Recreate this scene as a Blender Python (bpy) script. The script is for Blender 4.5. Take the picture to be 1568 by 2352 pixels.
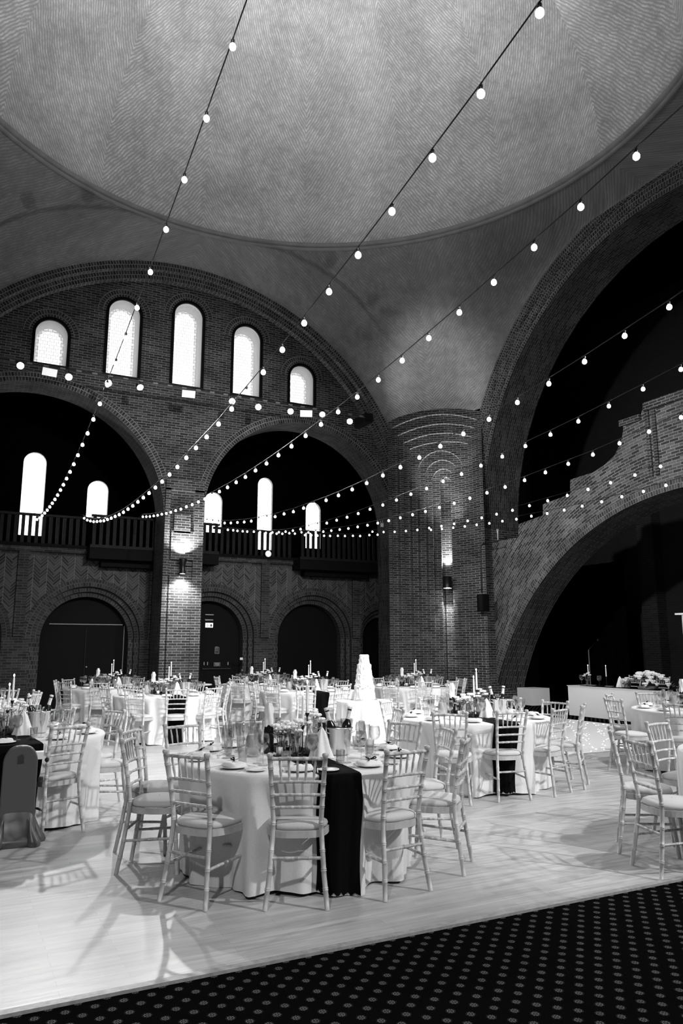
import bpy, math, random
from mathutils import Vector, Matrix, geometry
PI = math.pi
R = math.radians
random.seed(7)
scn = bpy.context.scene
for o in list(bpy.data.objects): bpy.data.objects.remove(o)
COL = scn.collection

# ------------------------------------------------------------------ camera
CAM_H = 1.58
PITCH, YAW, FPX = R(10.2), R(27.0), 1723.0
cam = bpy.data.cameras.new('camera'); cam_o = bpy.data.objects.new('camera', cam); COL.objects.link(cam_o)
cam.sensor_fit = 'VERTICAL'; cam.sensor_height = 36.0; cam.lens = FPX / 2352 * 36.0
cam.clip_start = 0.05; cam.clip_end = 200
cam_o.location = (0, 0, CAM_H); cam_o.rotation_euler = (PI/2 + PITCH, 0, -YAW)
scn.camera = cam_o
scn.view_settings.view_transform = 'Standard'
scn.view_settings.look = 'None'
scn.view_settings.gamma = 1.0
scn.view_settings.use_curve_mapping = False
scn.view_settings.exposure = 0.22

# ------------------------------------------------------------------ world + lights
w = bpy.data.worlds.new('world'); scn.world = w; w.use_nodes = True
w.node_tree.nodes['Background'].inputs[0].default_value = (.8, .8, .8, 1)
w.node_tree.nodes['Background'].inputs[1].default_value = 0.012

def spot(loc, target, power, angle=60, blend=.5, size=.12, name='spot_lamp'):
    l = bpy.data.lights.new(name, 'SPOT'); l.energy = power; l.spot_size = R(angle); l.spot_blend = blend
    l.shadow_soft_size = size
    o = bpy.data.objects.new(name, l); COL.objects.link(o); o.location = loc
    o.rotation_euler = (Vector(target) - Vector(loc)).to_track_quat('-Z', 'Y').to_euler()
    return o
def point(loc, power, size=.1, name='point_lamp'):
    l = bpy.data.lights.new(name, 'POINT'); l.energy = power; l.shadow_soft_size = size
    o = bpy.data.objects.new(name, l); COL.objects.link(o); o.location = loc
    return o
KEY = 1.0
# stage lights on front, side, far bars; key and fill spots added behind camera
for loc, tg, p, an in (((8.6, -2.4, 7.6), (3.0, 6.0, .4), 2500, 62), ((-2.5, -2.0, 7.8), (1.5, 7.5, .4), 1200, 66), ((11.5, -2.2, 7.6), (8.0, 7.5, .4), 2800, 60),
                       ((7.0, 3.0, 8.0), (3.5, 12.5, .6), 2600, 56), ((9.6, 3.0, 8.0), (9.0, 12.5, .6), 2300, 60), ((1.5, 3.0, 8.0), (6.0, 14.0, .6), 2000, 56),
                       ((12.6, 8.0, 8.0), (3.0, 9.0, .4), 1200, 62), ((2.0, 17.9, 7.9), (1.5, 7.5, .4), 1500, 60), ((8.5, 17.9, 7.9), (6.0, 9.0, .4), 900, 60), ((5.0, 17.9, 7.9), (2.6, 5.6, .6), 1300, 40)):
    spot(loc, tg, p * KEY, an, .8, .12)
# dome uplights clamped on the four bars
for x, y in ((5.0, 17.4), (12.1, 10.8), (5.0, 4.0), (-2.0, 10.8)):
    spot((x, y, 8.4), (5 + (5 - x) * .30, 10.78 + (10.78 - y) * .30, 17.5), 1900, 84, .9, .3, 'dome_uplight')
# added wash spots without fixtures on the crossing arches, piers and bridge arch
spot((-3.0, 6.5, 7.6), (13.9, 12.5, 5.2), 6500, 46, .9, .3, 'added_wall_wash')
spot((5.0, 4.0, 8.3), (5.2, 19.3, 6.0), 3300, 40, .9, .3, 'added_wall_wash')
spot((2.0, 4.0, 7.8), (12.3, 18.1, 5.0), 450, 36, .9, .3, 'added_wall_wash')

# ------------------------------------------------------------------ pixel helpers (real-world intersections)
ct, st_, cy, sy = math.cos(PITCH), math.sin(PITCH), math.cos(YAW), math.sin(YAW)
def ray(x, y):
    xr, dy = x - 784, y - 1176
    f_, u_ = FPX * ct + dy * st_, -dy * ct + FPX * st_
    return Vector((xr * cy + f_ * sy, -xr * sy + f_ * cy, u_))
def onZ(x, y, z=0.0):
    r = ray(x, y); t = (z - CAM_H) / r.z; return Vector((r.x * t, r.y * t, z))
def onB(x, y, b):
    r = ray(x, y); t = b / r.y; return Vector((r.x * t, b, CAM_H + r.z * t))
def onA(x, y, a):
    r = ray(x, y); t = a / r.x; return Vector((a, r.y * t, CAM_H + r.z * t))

# ------------------------------------------------------------------ materials
def nt(name):
    m = bpy.data.materials.new(name); m.use_nodes = True
    t = m.node_tree; b = t.nodes['Principled BSDF']
    return m, t, b
def N(t, typ, **kw):
    n = t.nodes.new(typ)
    for k, v in kw.items():
        if k in ('op', 'operation'): n.operation = v
        elif hasattr(n, k): setattr(n, k, v)
    return n
def L(t, a, b): t.links.new(a, b)
def g(v): return (v, v, v, 1)
def ramp(t, src, stops):
    n = t.nodes.new('ShaderNodeValToRGB'); e = n.color_ramp.elements
    e[0].position, e[0].color = stops[0][0], g(stops[0][1]); e[1].position, e[1].color = stops[-1][0], g(stops[-1][1])
    for p, v in stops[1:-1]:
        q = e.new(p); q.color = g(v)
    L(t, src, n.inputs[0]); return n
def math_(t, op, a, b=None, c=None):
    n = t.nodes.new('ShaderNodeMath'); n.operation = op
    for i, v in enumerate((a, b, c)):
        if v is None: continue
        if isinstance(v, (int, float)): n.inputs[i].default_value = v
        else: L(t, v, n.inputs[i])
    return n.outputs[0]
def bump(t, b, h, s=.3, d=.01):
    n = t.nodes.new('ShaderNodeBump'); n.inputs['Strength'].default_value = s; n.inputs['Distance'].default_value = d
    L(t, h, n.inputs['Height']); L(t, n.outputs[0], b.inputs['Normal'])
MATS = {}
def plain(name, v, rough=.6, metal=0, noise=0, scale=20, spec=.5):
    m, t, b = nt(name)
    b.inputs['Roughness'].default_value = rough; b.inputs['Metallic'].default_value = metal
    b.inputs['Specular IOR Level'].default_value = spec
    if noise:
        tc = N(t, 'ShaderNodeTexCoord'); n = N(t, 'ShaderNodeTexNoise'); n.inputs['Scale'].default_value = scale
        n.inputs['Detail'].default_value = 5
        L(t, tc.outputs['Object'], n.inputs['Vector'])
        r_ = ramp(t, n.outputs['Fac'], [(.3, v * (1 - noise)), (.7, min(1, v * (1 + noise)))])
        L(t, r_.outputs[0], b.inputs['Base Color'])
    else: b.inputs['Base Color'].default_value = g(v)
    MATS[name] = m; return m
def emit(name, v, strength):
    m, t, b = nt(name); b.inputs['Base Color'].default_value = g(v)
    b.inputs['Emission Color'].default_value = g(v); b.inputs['Emission Strength'].default_value = strength
    MATS[name] = m; return m
def glass(name, v=.95, rough=.02, ior=1.3, mixv=.25):
    m, t, b = nt(name); t.nodes.remove(b)
    o = t.nodes['Material Output']
    tr = N(t, 'ShaderNodeBsdfTransparent'); tr.inputs[0].default_value = g(v)
    gl = N(t, 'ShaderNodeBsdfGlossy'); gl.inputs[0].default_value = g(.9); gl.inputs[1].default_value = rough
    fr = N(t, 'ShaderNodeLayerWeight'); fr.inputs[0].default_value = mixv
    mx = N(t, 'ShaderNodeMixShader'); rr = ramp(t, fr.outputs['Facing'], [(0, .06), (1, .85)])
    L(t, rr.outputs[0], mx.inputs[0]); L(t, tr.outputs[0], mx.inputs[1]); L(t, gl.outputs[0], mx.inputs[2])
    L(t, mx.outputs[0], o.inputs[0]); MATS[name] = m; return m

def brick(name, bw=.225, rh=.0669, lo=.016, hi=.085, mortar=.24, ms=.008, swap=False, off=.5):
    m, t, b = nt(name)
    uv = N(t, 'ShaderNodeUVMap'); src = uv.outputs[0]
    if swap:
        s = N(t, 'ShaderNodeSeparateXYZ'); L(t, src, s.inputs[0]); c = N(t, 'ShaderNodeCombineXYZ')
        L(t, s.outputs[1], c.inputs[0]); L(t, s.outputs[0], c.inputs[1]); src = c.outputs[0]
    no = N(t, 'ShaderNodeTexNoise'); no.inputs['Scale'].default_value = 9; L(t, src, no.inputs['Vector'])
    mixv = N(t, 'ShaderNodeMix'); mixv.data_type = 'VECTOR'; mixv.inputs['Factor'].default_value = .006
    L(t, src, mixv.inputs[4]); L(t, no.outputs['Color'], mixv.inputs[5])
    br = N(t, 'ShaderNodeTexBrick'); br.offset = off
    br.inputs['Scale'].default_value = 1; br.inputs['Brick Width'].default_value = bw; br.inputs['Row Height'].default_value = rh
    br.inputs['Mortar Size'].default_value = ms; br.inputs['Mortar Smooth'].default_value = .3
    br.inputs['Bias'].default_value = -.2
    br.inputs['Color1'].default_value = g(lo); br.inputs['Color2'].default_value = g(hi); br.inputs['Mortar'].default_value = g(mortar)
    L(t, mixv.outputs[1], br.inputs['Vector'])
    n2 = N(t, 'ShaderNodeTexNoise'); n2.inputs['Scale'].default_value = 1.3; n2.inputs['Detail'].default_value = 6; L(t, src, n2.inputs['Vector'])
    r2 = ramp(t, n2.outputs['Fac'], [(.3, .62), (.7, 1.35)])
    n3 = N(t, 'ShaderNodeTexNoise'); n3.inputs['Scale'].default_value = 40; n3.inputs['Detail'].default_value = 3; L(t, src, n3.inputs['Vector'])
    r3 = ramp(t, n3.outputs['Fac'], [(.3, .7), (.7, 1.25)])
    mm = N(t, 'ShaderNodeMix'); mm.data_type = 'RGBA'; mm.blend_type = 'MULTIPLY'; mm.inputs['Factor'].default_value = 1
    L(t, br.outputs['Color'], mm.inputs[6]); L(t, r2.outputs[0], mm.inputs[7])
    m3 = N(t, 'ShaderNodeMix'); m3.data_type = 'RGBA'; m3.blend_type = 'MULTIPLY'; m3.inputs['Factor'].default_value = 1
    L(t, mm.outputs[2], m3.inputs[6]); L(t, r3.outputs[0], m3.inputs[7])
    L(t, m3.outputs[2], b.inputs['Base Color']); b.inputs['Roughness'].default_value = .8
    inv = math_(t, 'SUBTRACT', 1, br.outputs['Fac']); bump(t, b, inv, .5, .006)
    MATS[name] = m; return m
BRICK = brick('brickwork')
BRICKV = brick('brick_voussoir', bw=.073, rh=.112, mortar=.3)
BRICKVD = brick('brick_voussoir_shaded', bw=.073, rh=.112, lo=.008, hi=.045, mortar=.08)  # voussoir copy darkened to carry the dim gallery light
BRICKS = brick('brick_soffit', bw=.225, rh=.073, swap=True, lo=.015, hi=.07, mortar=.13)
BRICKD = brick('brickwork_shaded', lo=.008, hi=.045, mortar=.07)  # brickwork copy with the gallery's shade put into its colour

def herring(name):
    m, t, b = nt(name)
    uv = N(t, 'ShaderNodeUVMap'); s = N(t, 'ShaderNodeSeparateXYZ'); L(t, uv.outputs[0], s.inputs[0])
    p = math_(t, 'PINGPONG', s.outputs[0], .17)
    v = math_(t, 'ADD', math_(t, 'MULTIPLY', p, 1.0), s.outputs[1])
    fr = math_(t, 'FRACT', math_(t, 'DIVIDE', v, .085))
    line = math_(t, 'LESS_THAN', fr, .16)
    col = math_(t, 'LESS_THAN', math_(t, 'PINGPONG', s.outputs[0], .17), .008)
    row = math_(t, 'FLOOR', math_(t, 'DIVIDE', v, .085)); wn = N(t, 'ShaderNodeTexWhiteNoise'); wn.noise_dimensions = '2D'
    cmb = N(t, 'ShaderNodeCombineXYZ'); L(t, row, cmb.inputs[0]); L(t, math_(t, 'FLOOR', math_(t, 'DIVIDE', s.outputs[0], .17)), cmb.inputs[1])
    L(t, cmb.outputs[0], wn.inputs[0])
    base = ramp(t, wn.outputs[0], [(0, .012), (1, .07)])
    mx = N(t, 'ShaderNodeMix'); mx.data_type = 'RGBA'
    L(t, math_(t, 'MAXIMUM', line, col), mx.inputs['Factor']); L(t, base.outputs[0], mx.inputs[6]); mx.inputs[7].default_value = g(.13)
    L(t, mx.outputs[2], b.inputs['Base Color']); b.inputs['Roughness'].default_value = .85
    bump(t, b, math_(t, 'SUBTRACT', 1, line), .6, .008)
    MATS[name] = m; return m
HERR = herring('brick_herringbone')

def plaster(name, base, k=1.7, sp=.085, contrast=.35, tri=None):
    m, t, b = nt(name)
    uv = N(t, 'ShaderNodeUVMap'); s = N(t, 'ShaderNodeSeparateXYZ'); L(t, uv.outputs[0], s.inputs[0])
    no = N(t, 'ShaderNodeTexNoise'); no.inputs['Scale'].default_value = 1.6; no.inputs['Detail'].default_value = 6; no.inputs['Roughness'].default_value = .6
    L(t, uv.outputs[0], no.inputs['Vector'])
    if tri: u = math_(t, 'PINGPONG', s.outputs[0], tri)
    else: u = math_(t, 'ABSOLUTE', s.outputs[0])
    v = math_(t, 'SUBTRACT', s.outputs[1], math_(t, 'MULTIPLY', u, k))
    v = math_(t, 'ADD', v, math_(t, 'MULTIPLY', no.outputs['Fac'], .35))
    wv = math_(t, 'SINE', math_(t, 'MULTIPLY', v, 2 * PI / sp))
    n2 = N(t, 'ShaderNodeTexNoise'); n2.inputs['Scale'].default_value = 5; n2.inputs['Detail'].default_value = 8; n2.inputs['Roughness'].default_value = .7
    L(t, uv.outputs[0], n2.inputs['Vector'])
    n3 = N(t, 'ShaderNodeTexNoise'); n3.inputs['Scale'].default_value = .6; n3.inputs['Detail'].default_value = 4
    L(t, uv.outputs[0], n3.inputs['Vector'])
    amp = ramp(t, n2.outputs['Fac'], [(.35, .15), (.65, 1)])
    sh = math_(t, 'MULTIPLY', math_(t, 'MULTIPLY', math_(t, 'ADD', wv, -.1), amp.outputs[0]), contrast * .5)
    blot = ramp(t, n2.outputs['Fac'], [(.35, .72), (.62, 1.08)])
    blot2 = ramp(t, n3.outputs['Fac'], [(.35, .8), (.65, 1.12)])
    val = math_(t, 'MULTIPLY', math_(t, 'MULTIPLY', blot.outputs[0], blot2.outputs[0]), math_(t, 'MULTIPLY', math_(t, 'ADD', 1, sh), base))
    c = N(t, 'ShaderNodeCombineXYZ')
    for i in range(3): L(t, val, c.inputs[i])
    L(t, c.outputs[0], b.inputs['Base Color']); b.inputs['Roughness'].default_value = .9
    bump(t, b, wv, .25, .008)
    MATS[name] = m; return m
PL_DOME = plaster('plaster_dome', .42, 1.5, .13, .75, tri=2.77)
PL_PEND = plaster('plaster_pendentive', .22, .9, .08, .45)

def wood_floor(name):
    m, t, b = nt(name)
    tc = N(t, 'ShaderNodeTexCoord')
    br = N(t, 'ShaderNodeTexBrick'); br.inputs['Scale'].default_value = 1; br.inputs['Brick Width'].default_value = .9; br.inputs['Row Height'].default_value = .06
    br.inputs['Mortar Size'].default_value = .0012; br.inputs['Color1'].default_value = g(.47); br.inputs['Color2'].default_value = g(.56); br.inputs['Mortar'].default_value = g(.36)
    br.offset = .37; L(t, tc.outputs['Object'], br.inputs['Vector'])
    mp = N(t, 'ShaderNodeMapping'); mp.inputs['Scale'].default_value = (1.2, 14, 1); L(t, tc.outputs['Object'], mp.inputs[0])
    n = N(t, 'ShaderNodeTexNoise'); n.inputs['Scale'].default_value = 2; n.inputs['Detail'].default_value = 7; L(t, mp.outputs[0], n.inputs['Vector'])
    r1 = ramp(t, n.outputs['Fac'], [(.3, .78), (.7, 1.12)])
    n4 = N(t, 'ShaderNodeTexNoise'); n4.inputs['Scale'].default_value = .9; n4.inputs['Detail'].default_value = 5; L(t, tc.outputs['Object'], n4.inputs['Vector'])
    r4 = ramp(t, n4.outputs['Fac'], [(.35, .85), (.65, 1.08)])
    m1 = N(t, 'ShaderNodeMix'); m1.data_type = 'RGBA'; m1.blend_type = 'MULTIPLY'; m1.inputs['Factor'].default_value = 1
    L(t, br.outputs['Color'], m1.inputs[6]); L(t, r1.outputs[0], m1.inputs[7])
    m2 = N(t, 'ShaderNodeMix'); m2.data_type = 'RGBA'; m2.blend_type = 'MULTIPLY'; m2.inputs['Factor'].default_value = 1
    L(t, m1.outputs[2], m2.inputs[6]); L(t, r4.outputs[0], m2.inputs[7])
    L(t, m2.outputs[2], b.inputs['Base Color'])
    rr = ramp(t, n.outputs['Fac'], [(.3, .3), (.7, .48)]); L(t, rr.outputs[0], b.inputs['Roughness'])
    MATS[name] = m; return m
FLOORM = wood_floor('pale_wood_boards')

def carpet(name):
    m, t, b = nt(name)
    tc = N(t, 'ShaderNodeTexCoord')
    s = N(t, 'ShaderNodeSeparateXYZ'); L(t, tc.outputs['Object'], s.inputs[0])
    S = .0895; c45 = math.sqrt(.5)
    u = math_(t, 'MULTIPLY', math_(t, 'ADD', s.outputs[0], s.outputs[1]), c45 / S)
    v = math_(t, 'MULTIPLY', math_(t, 'SUBTRACT', s.outputs[0], s.outputs[1]), c45 / S)
    fu = math_(t, 'SUBTRACT', math_(t, 'FRACT', u), .5); fv = math_(t, 'SUBTRACT', math_(t, 'FRACT', v), .5)
    d2 = math_(t, 'SQRT', math_(t, 'ADD', math_(t, 'MULTIPLY', fu, fu), math_(t, 'MULTIPLY', fv, fv)))
    n = N(t, 'ShaderNodeTexNoise'); n.inputs['Scale'].default_value = 260; n.inputs['Detail'].default_value = 2; L(t, tc.outputs['Object'], n.inputs['Vector'])
    inside = math_(t, 'LESS_THAN', math_(t, 'ADD', d2, math_(t, 'MULTIPLY', n.outputs['Fac'], .12)), .3)
    ring = math_(t, 'GREATER_THAN', math_(t, 'SINE', math_(t, 'MULTIPLY', d2, 52)), -.55)
    ang = math_(t, 'SINE', math_(t, 'MULTIPLY', math_(t, 'ARCTAN2', fv, fu), 8))
    pet = math_(t, 'GREATER_THAN', ang, -.75)
    mask = math_(t, 'MULTIPLY', inside, math_(t, 'MULTIPLY', ring, pet))
    r_ = ramp(t, n.outputs['Fac'], [(.35, .03), (.6, .17)])
    dk = ramp(t, n.outputs['Fac'], [(.3, .0015), (.75, .006)])
    mx = N(t, 'ShaderNodeMix'); mx.data_type = 'RGBA'; L(t, mask, mx.inputs['Factor']); L(t, dk.outputs[0], mx.inputs[6]); L(t, r_.outputs[0], mx.inputs[7])
    L(t, mx.outputs[2], b.inputs['Base Color']); b.inputs['Roughness'].default_value = .95; b.inputs['Specular IOR Level'].default_value = .0
    bump(t, b, n.outputs['Fac'], .4, .004)
    MATS[name] = m; return m
CARPET = carpet('dark_patterned_carpet')

def stained(name, strength):
    m, t, b = nt(name)
    uv = N(t, 'ShaderNodeUVMap')
    br = N(t, 'ShaderNodeTexBrick'); br.inputs['Scale'].default_value = 1; br.inputs['Brick Width'].default_value = .11; br.inputs['Row Height'].default_value = .09
    br.inputs['Mortar Size'].default_value = .007; br.inputs['Color1'].default_value = g(.75); br.inputs['Color2'].default_value = g(1); br.inputs['Mortar'].default_value = g(.25)
    L(t, uv.outputs[0], br.inputs['Vector'])
    L(t, br.outputs['Color'], b.inputs['Emission Color']); b.inputs['Emission Strength'].default_value = strength
    b.inputs['Base Color'].default_value = g(.4)
    MATS[name] = m; return m
GLASSW = stained('leaded_daylight_glass', 1.5)
GLASSB = stained('leaded_border_glass', .62)
def leaded(name, strength, bw, rh, ms):
    m, t, b = nt(name)
    uv = N(t, 'ShaderNodeUVMap')
    br = N(t, 'ShaderNodeTexBrick'); br.offset = 0; br.inputs['Scale'].default_value = 1; br.inputs['Brick Width'].default_value = bw; br.inputs['Row Height'].default_value = rh
    br.inputs['Mortar Size'].default_value = ms; br.inputs['Color1'].default_value = g(.95); br.inputs['Color2'].default_value = g(1); br.inputs['Mortar'].default_value = g(.35)
    L(t, uv.outputs[0], br.inputs['Vector'])
    L(t, br.outputs['Color'], b.inputs['Emission Color']); b.inputs['Emission Strength'].default_value = strength
    b.inputs['Base Color'].default_value = g(.4)
    MATS[name] = m; return m
GLASSG = leaded('gallery_daylight_glass', 2.2, .3, .25, .01)

def woodlime(name, lo=.42, hi=.78):
    m, t, b = nt(name)
    tc = N(t, 'ShaderNodeTexCoord'); mp = N(t, 'ShaderNodeMapping'); mp.inputs['Scale'].default_value = (30, 30, 4); L(t, tc.outputs['Object'], mp.inputs[0])
    n = N(t, 'ShaderNodeTexNoise'); n.inputs['Scale'].default_value = 1.2; n.inputs['Detail'].default_value = 6; L(t, mp.outputs[0], n.inputs['Vector'])
    r_ = ramp(t, n.outputs['Fac'], [(.3, lo), (.55, (lo + hi) / 2), (.7, hi)]); L(t, r_.outputs[0], b.inputs['Base Color'])
    b.inputs['Roughness'].default_value = .45; MATS[name] = m; return m
LIME = woodlime('limewashed_wood', .33, .70)
plain('limewashed_band', .5, .45, 0, .18, 9)
def fabric(name, v, rough=.85, scale=180, sheen=.15):
    m, t, b = nt(name)
    tc = N(t, 'ShaderNodeTexCoord'); n = N(t, 'ShaderNodeTexNoise'); n.inputs['Scale'].default_value = scale; n.inputs['Detail'].default_value = 3
    L(t, tc.outputs['Object'], n.inputs['Vector']); r_ = ramp(t, n.outputs['Fac'], [(.3, v * .9), (.7, min(1, v * 1.06))])
    L(t, r_.outputs[0], b.inputs['Base Color']); b.inputs['Roughness'].default_value = rough
    b.inputs['Sheen Weight'].default_value = sheen; b.inputs['Specular IOR Level'].default_value = .3 if sheen else .05
    bump(t, b, n.outputs['Fac'], .15, .002); MATS[name] = m; return m
LINEN = fabric('white_linen', .74)
CUSH = fabric('ivory_seat_fabric', .58)
BLACKCL = fabric('black_chiffon', .004, .9, 90, 0)
NAPK = fabric('white_napkin_cloth', .85)
plain('black_metal', .012, .35, .3); plain('black_paint', .005, .7, spec=.08); plain('dark_wood', .009, .6, 0, .4, 8, spec=.15)
plain('white_china', .85, .15); plain('steel', .72, .22, .7); plain('white_paint', .8, .5); plain('near_white_board', .85, .5)
plain('grey_plastic', .075, .38, 0, .12, 400); plain('grey_print', .02, .6); plain('icing', .82, .55, 0, .05, 60)
plain('candle_wax', .9, .5); plain('petal', .85, .7, 0, .1, 80); plain('leaf', .16, .6, 0, .5, 60); plain('juice', .62, .3)
plain('dark_bottle', .012, .08); plain('plaster_white', .75, .8); plain('shade_black', .002, .95, spec=0); plain('foil', .75, .4, 0, .2, 60)
plain('mid_grey', .25, .6); plain('rubber', .02, .7); plain('drape_dark', .002, .95, spec=0); plain('curtain_white', .85, .8)
plain('photo_print', .12, .5, 0, .8, 60); plain('ink', .02, .6)
glass('clear_glass'); glass('window_glass', .9)
emit('bulb_glow', 1.0, 5.0); emit('lens_glow', 1.0, 40.0); emit('lamp_glow', 1.0, 25.0); emit('flood_glow', .9, .6); emit('exit_glow', 1.0, 1.2); emit('star_glow', 1.0, 3.0)
emit('flame', 1.0, 4.0)

# ------------------------------------------------------------------ mesh builder
class MB:
    def __init__(s): s.v = []; s.f = []; s.uv = []; s.sm = []
    def add(s, vs, fs, uvs=None, smooth=False):
        o = len(s.v); s.v += [tuple(p) for p in vs]
        for i, f_ in enumerate(fs):
            s.f.append([o + k for k in f_]); s.sm.append(smooth)
            s.uv.append(uvs[i] if uvs else None)
        return s
    def grid(s, P, closeu=False, closev=False, UV=None, smooth=True):
        nu, nv = len(P), len(P[0]); vs = [p for r_ in P for p in r_]; fs = []; uvs = [] if UV else None
        for i in range(nu if closeu else nu - 1):
            for j in range(nv if closev else nv - 1):
                a, b, c, d = (i, j), ((i + 1) % nu, j), ((i + 1) % nu, (j + 1) % nv), (i, (j + 1) % nv)
                fs.append([k[0] * nv + k[1] for k in (a, b, c, d)])
                if UV: uvs.append([UV[k[0]][k[1]] for k in (a, b, c, d)])
        return s.add(vs, fs, uvs, smooth)
    def box(s, c, d, rz=0, M=None):
        x, y, z = d[0] / 2, d[1] / 2, d[2] / 2; q = Matrix.Rotation(rz, 3, 'Z')
        vs = [Vector(c) + q @ Vector((sx * x, sy_ * y, sz * z)) for sx in (-1, 1) for sy_ in (-1, 1) for sz in (-1, 1)]
        if M: vs = [M @ v for v in vs]
        fs = [(0, 1, 3, 2), (4, 6, 7, 5), (0, 4, 5, 1), (2, 3, 7, 6), (0, 2, 6, 4), (1, 5, 7, 3)]
        u = []
        for f_ in fs:
            p = [vs[k] for k in f_]; n = (p[1] - p[0]).cross(p[2] - p[1])
            ax = max(range(3), key=lambda k: abs(n[k]))
            u.append([((p_[1], p_[2]) if ax == 0 else (p_[0], p_[2]) if ax == 1 else (p_[0], p_[1])) for p_ in p])
        return s.add(vs, fs, u)
    def tube(s, pts, r, n=8, caps=True, smooth=True):
        pts = [Vector(p) for p in pts]; m = len(pts); rr = r if isinstance(r, (list, tuple)) else [r] * m
        P = []; ref = None
        for i, p in enumerate(pts):
            tn = (pts[min(i + 1, m - 1)] - pts[max(i - 1, 0)])
            if tn.length < 1e-9: tn = Vector((0, 0, 1))
            tn.normalize()
            if ref is None: ref = Vector((1, 0, 0)) if abs(tn.x) < .9 else Vector((0, 1, 0))
            ref = (ref - tn * ref.dot(tn)).normalized(); bi = tn.cross(ref)
            P.append([p + (ref * math.cos(2 * PI * k / n) + bi * math.sin(2 * PI * k / n)) * rr[i] for k in range(n)])
        s.grid(P, closev=True, smooth=smooth)
        if caps:
            o = len(s.v) - m * n
            s.f.append([o + k for k in range(n)][::-1]); s.uv.append(None); s.sm.append(False)
            s.f.append([o + (m - 1) * n + k for k in range(n)]); s.uv.append(None); s.sm.append(False)
        return s
    def lathe(s, prof, n=24, c=(0, 0, 0), smooth=True, M=None):
        P = []
        for r_, z in prof:
            row = []
            for k in range(n):
                v = Vector((r_ * math.cos(2 * PI * k / n), r_ * math.sin(2 * PI * k / n), z))
                if M: v = M @ v
                row.append(v + Vector(c))
            P.append(row)
        return s.grid(P, closev=True, smooth=smooth)
    def sphere(s, c, r, n=12, m=8, sz=1):
        return s.lathe([(max(1e-5, r * math.sin(PI * j / m)), -r * sz * math.cos(PI * j / m)) for j in range(m + 1)], n, c)
    def prism(s, poly, z0, z1, fn):
        n = len(poly); vs = [fn(p[0], p[1], z0) for p in poly] + [fn(p[0], p[1], z1) for p in poly]
        fs = [list(range(n))[::-1], list(range(n, 2 * n))] + [[i, (i + 1) % n, (i + 1) % n + n, i + n] for i in range(n)]
        u = [[poly[i] for i in range(n)][::-1], [poly[i] for i in range(n)]] + [[(0, 0)] * 4] * n
        return s.add(vs, fs, u)
    def mesh(s, name, mat):
        me = bpy.data.meshes.new(name); me.from_pydata([tuple(v) for v in s.v], [], s.f)
        me.polygons.foreach_set('use_smooth', s.sm)
        if any(u for u in s.uv):
            ul = me.uv_layers.new(name='UVMap'); k = 0; data = ul.data
            for f_, u in zip(s.f, s.uv):
                for i in range(len(f_)):
                    if u: data[k].uv = u[i]
                    k += 1
        me.materials.append(MATS[mat] if isinstance(mat, str) else mat); me.update()
        return me
    def build(s, name, mat, parent=None, loc=None):
        o = bpy.data.objects.new(name, s.mesh(name, mat)); COL.objects.link(o)
        if parent is not None: o.parent = parent
        if loc is not None: o.location = loc
        return o
def tag(o, label=None, cat=None, group=None, kind=None):
    if label: o['label'] = label
    if cat: o['category'] = cat
    if group: o['group'] = group
    if kind: o['kind'] = kind
    return o
def empty(name, loc=(0, 0, 0), rz=0):
    o = bpy.data.objects.new(name, None); COL.objects.link(o); o.location = loc; o.rotation_euler = (0, 0, rz); o.empty_display_size = .1
    return o
KIDS = {}
def kids(o):
    if o.name not in KIDS: KIDS[o.name] = [c for c in COL.objects if c.parent == o]
    return KIDS[o.name]
def copy_tree(o, parent=None):
    c = o.copy(); COL.objects.link(c)
    if parent is not None: c.parent = parent
    for ch in kids(o): copy_tree(ch, c)
    return c
def struct(name, mb=None, mat=None):
    o = mb.build(name, mat) if mb else empty(name)
    o['kind'] = 'structure'; return o

# ------------------------------------------------------------------ arches helpers
def arc(cx, cz, r, a0, a1, n=40):
    return [(cx + r * math.cos(a0 + (a1 - a0) * i / n), cz + r * math.sin(a0 + (a1 - a0) * i / n)) for i in range(n + 1)]
def fB(b): return lambda u, z: Vector((u, b, z))
def fA(a): return lambda u, z: Vector((a, u, z))
def plate(mb, outer, holes, fn, uvoff=(0, 0)):
    loops = [outer] + holes
    tris = geometry.tessellate_polygon([[Vector((p[0], p[1], 0)) for p in l] for l in loops])
    pts = [p for l in loops for p in l]
    mb.add([fn(*p) for p in pts], [list(t) for t in tris], [[(pts[k][0] + uvoff[0], pts[k][1] + uvoff[1]) for k in t] for t in tris])
def strip(mb, poly, f0, f1, closed=False, depth=1.0, smooth=False):
    """reveal along a polyline from mapping f0 to f1; uv = (depth, length)"""
    n = len(poly); s_ = 0; P0, P1, u = [], [], []
    for i in range(n):
        if i: s_ += math.hypot(poly[i][0] - poly[i-1][0], poly[i][1] - poly[i-1][1])
        P0.append(f0(*poly[i])); P1.append(f1(*poly[i])); u.append(s_)
    if closed: P0.append(P0[0]); P1.append(P1[0]); u.append(s_ + math.hypot(poly[0][0] - poly[-1][0], poly[0][1] - poly[-1][1]))
    mb.grid([P0, P1], UV=[[(0, x) for x in u], [(depth, x) for x in u]], smooth=smooth)
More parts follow.
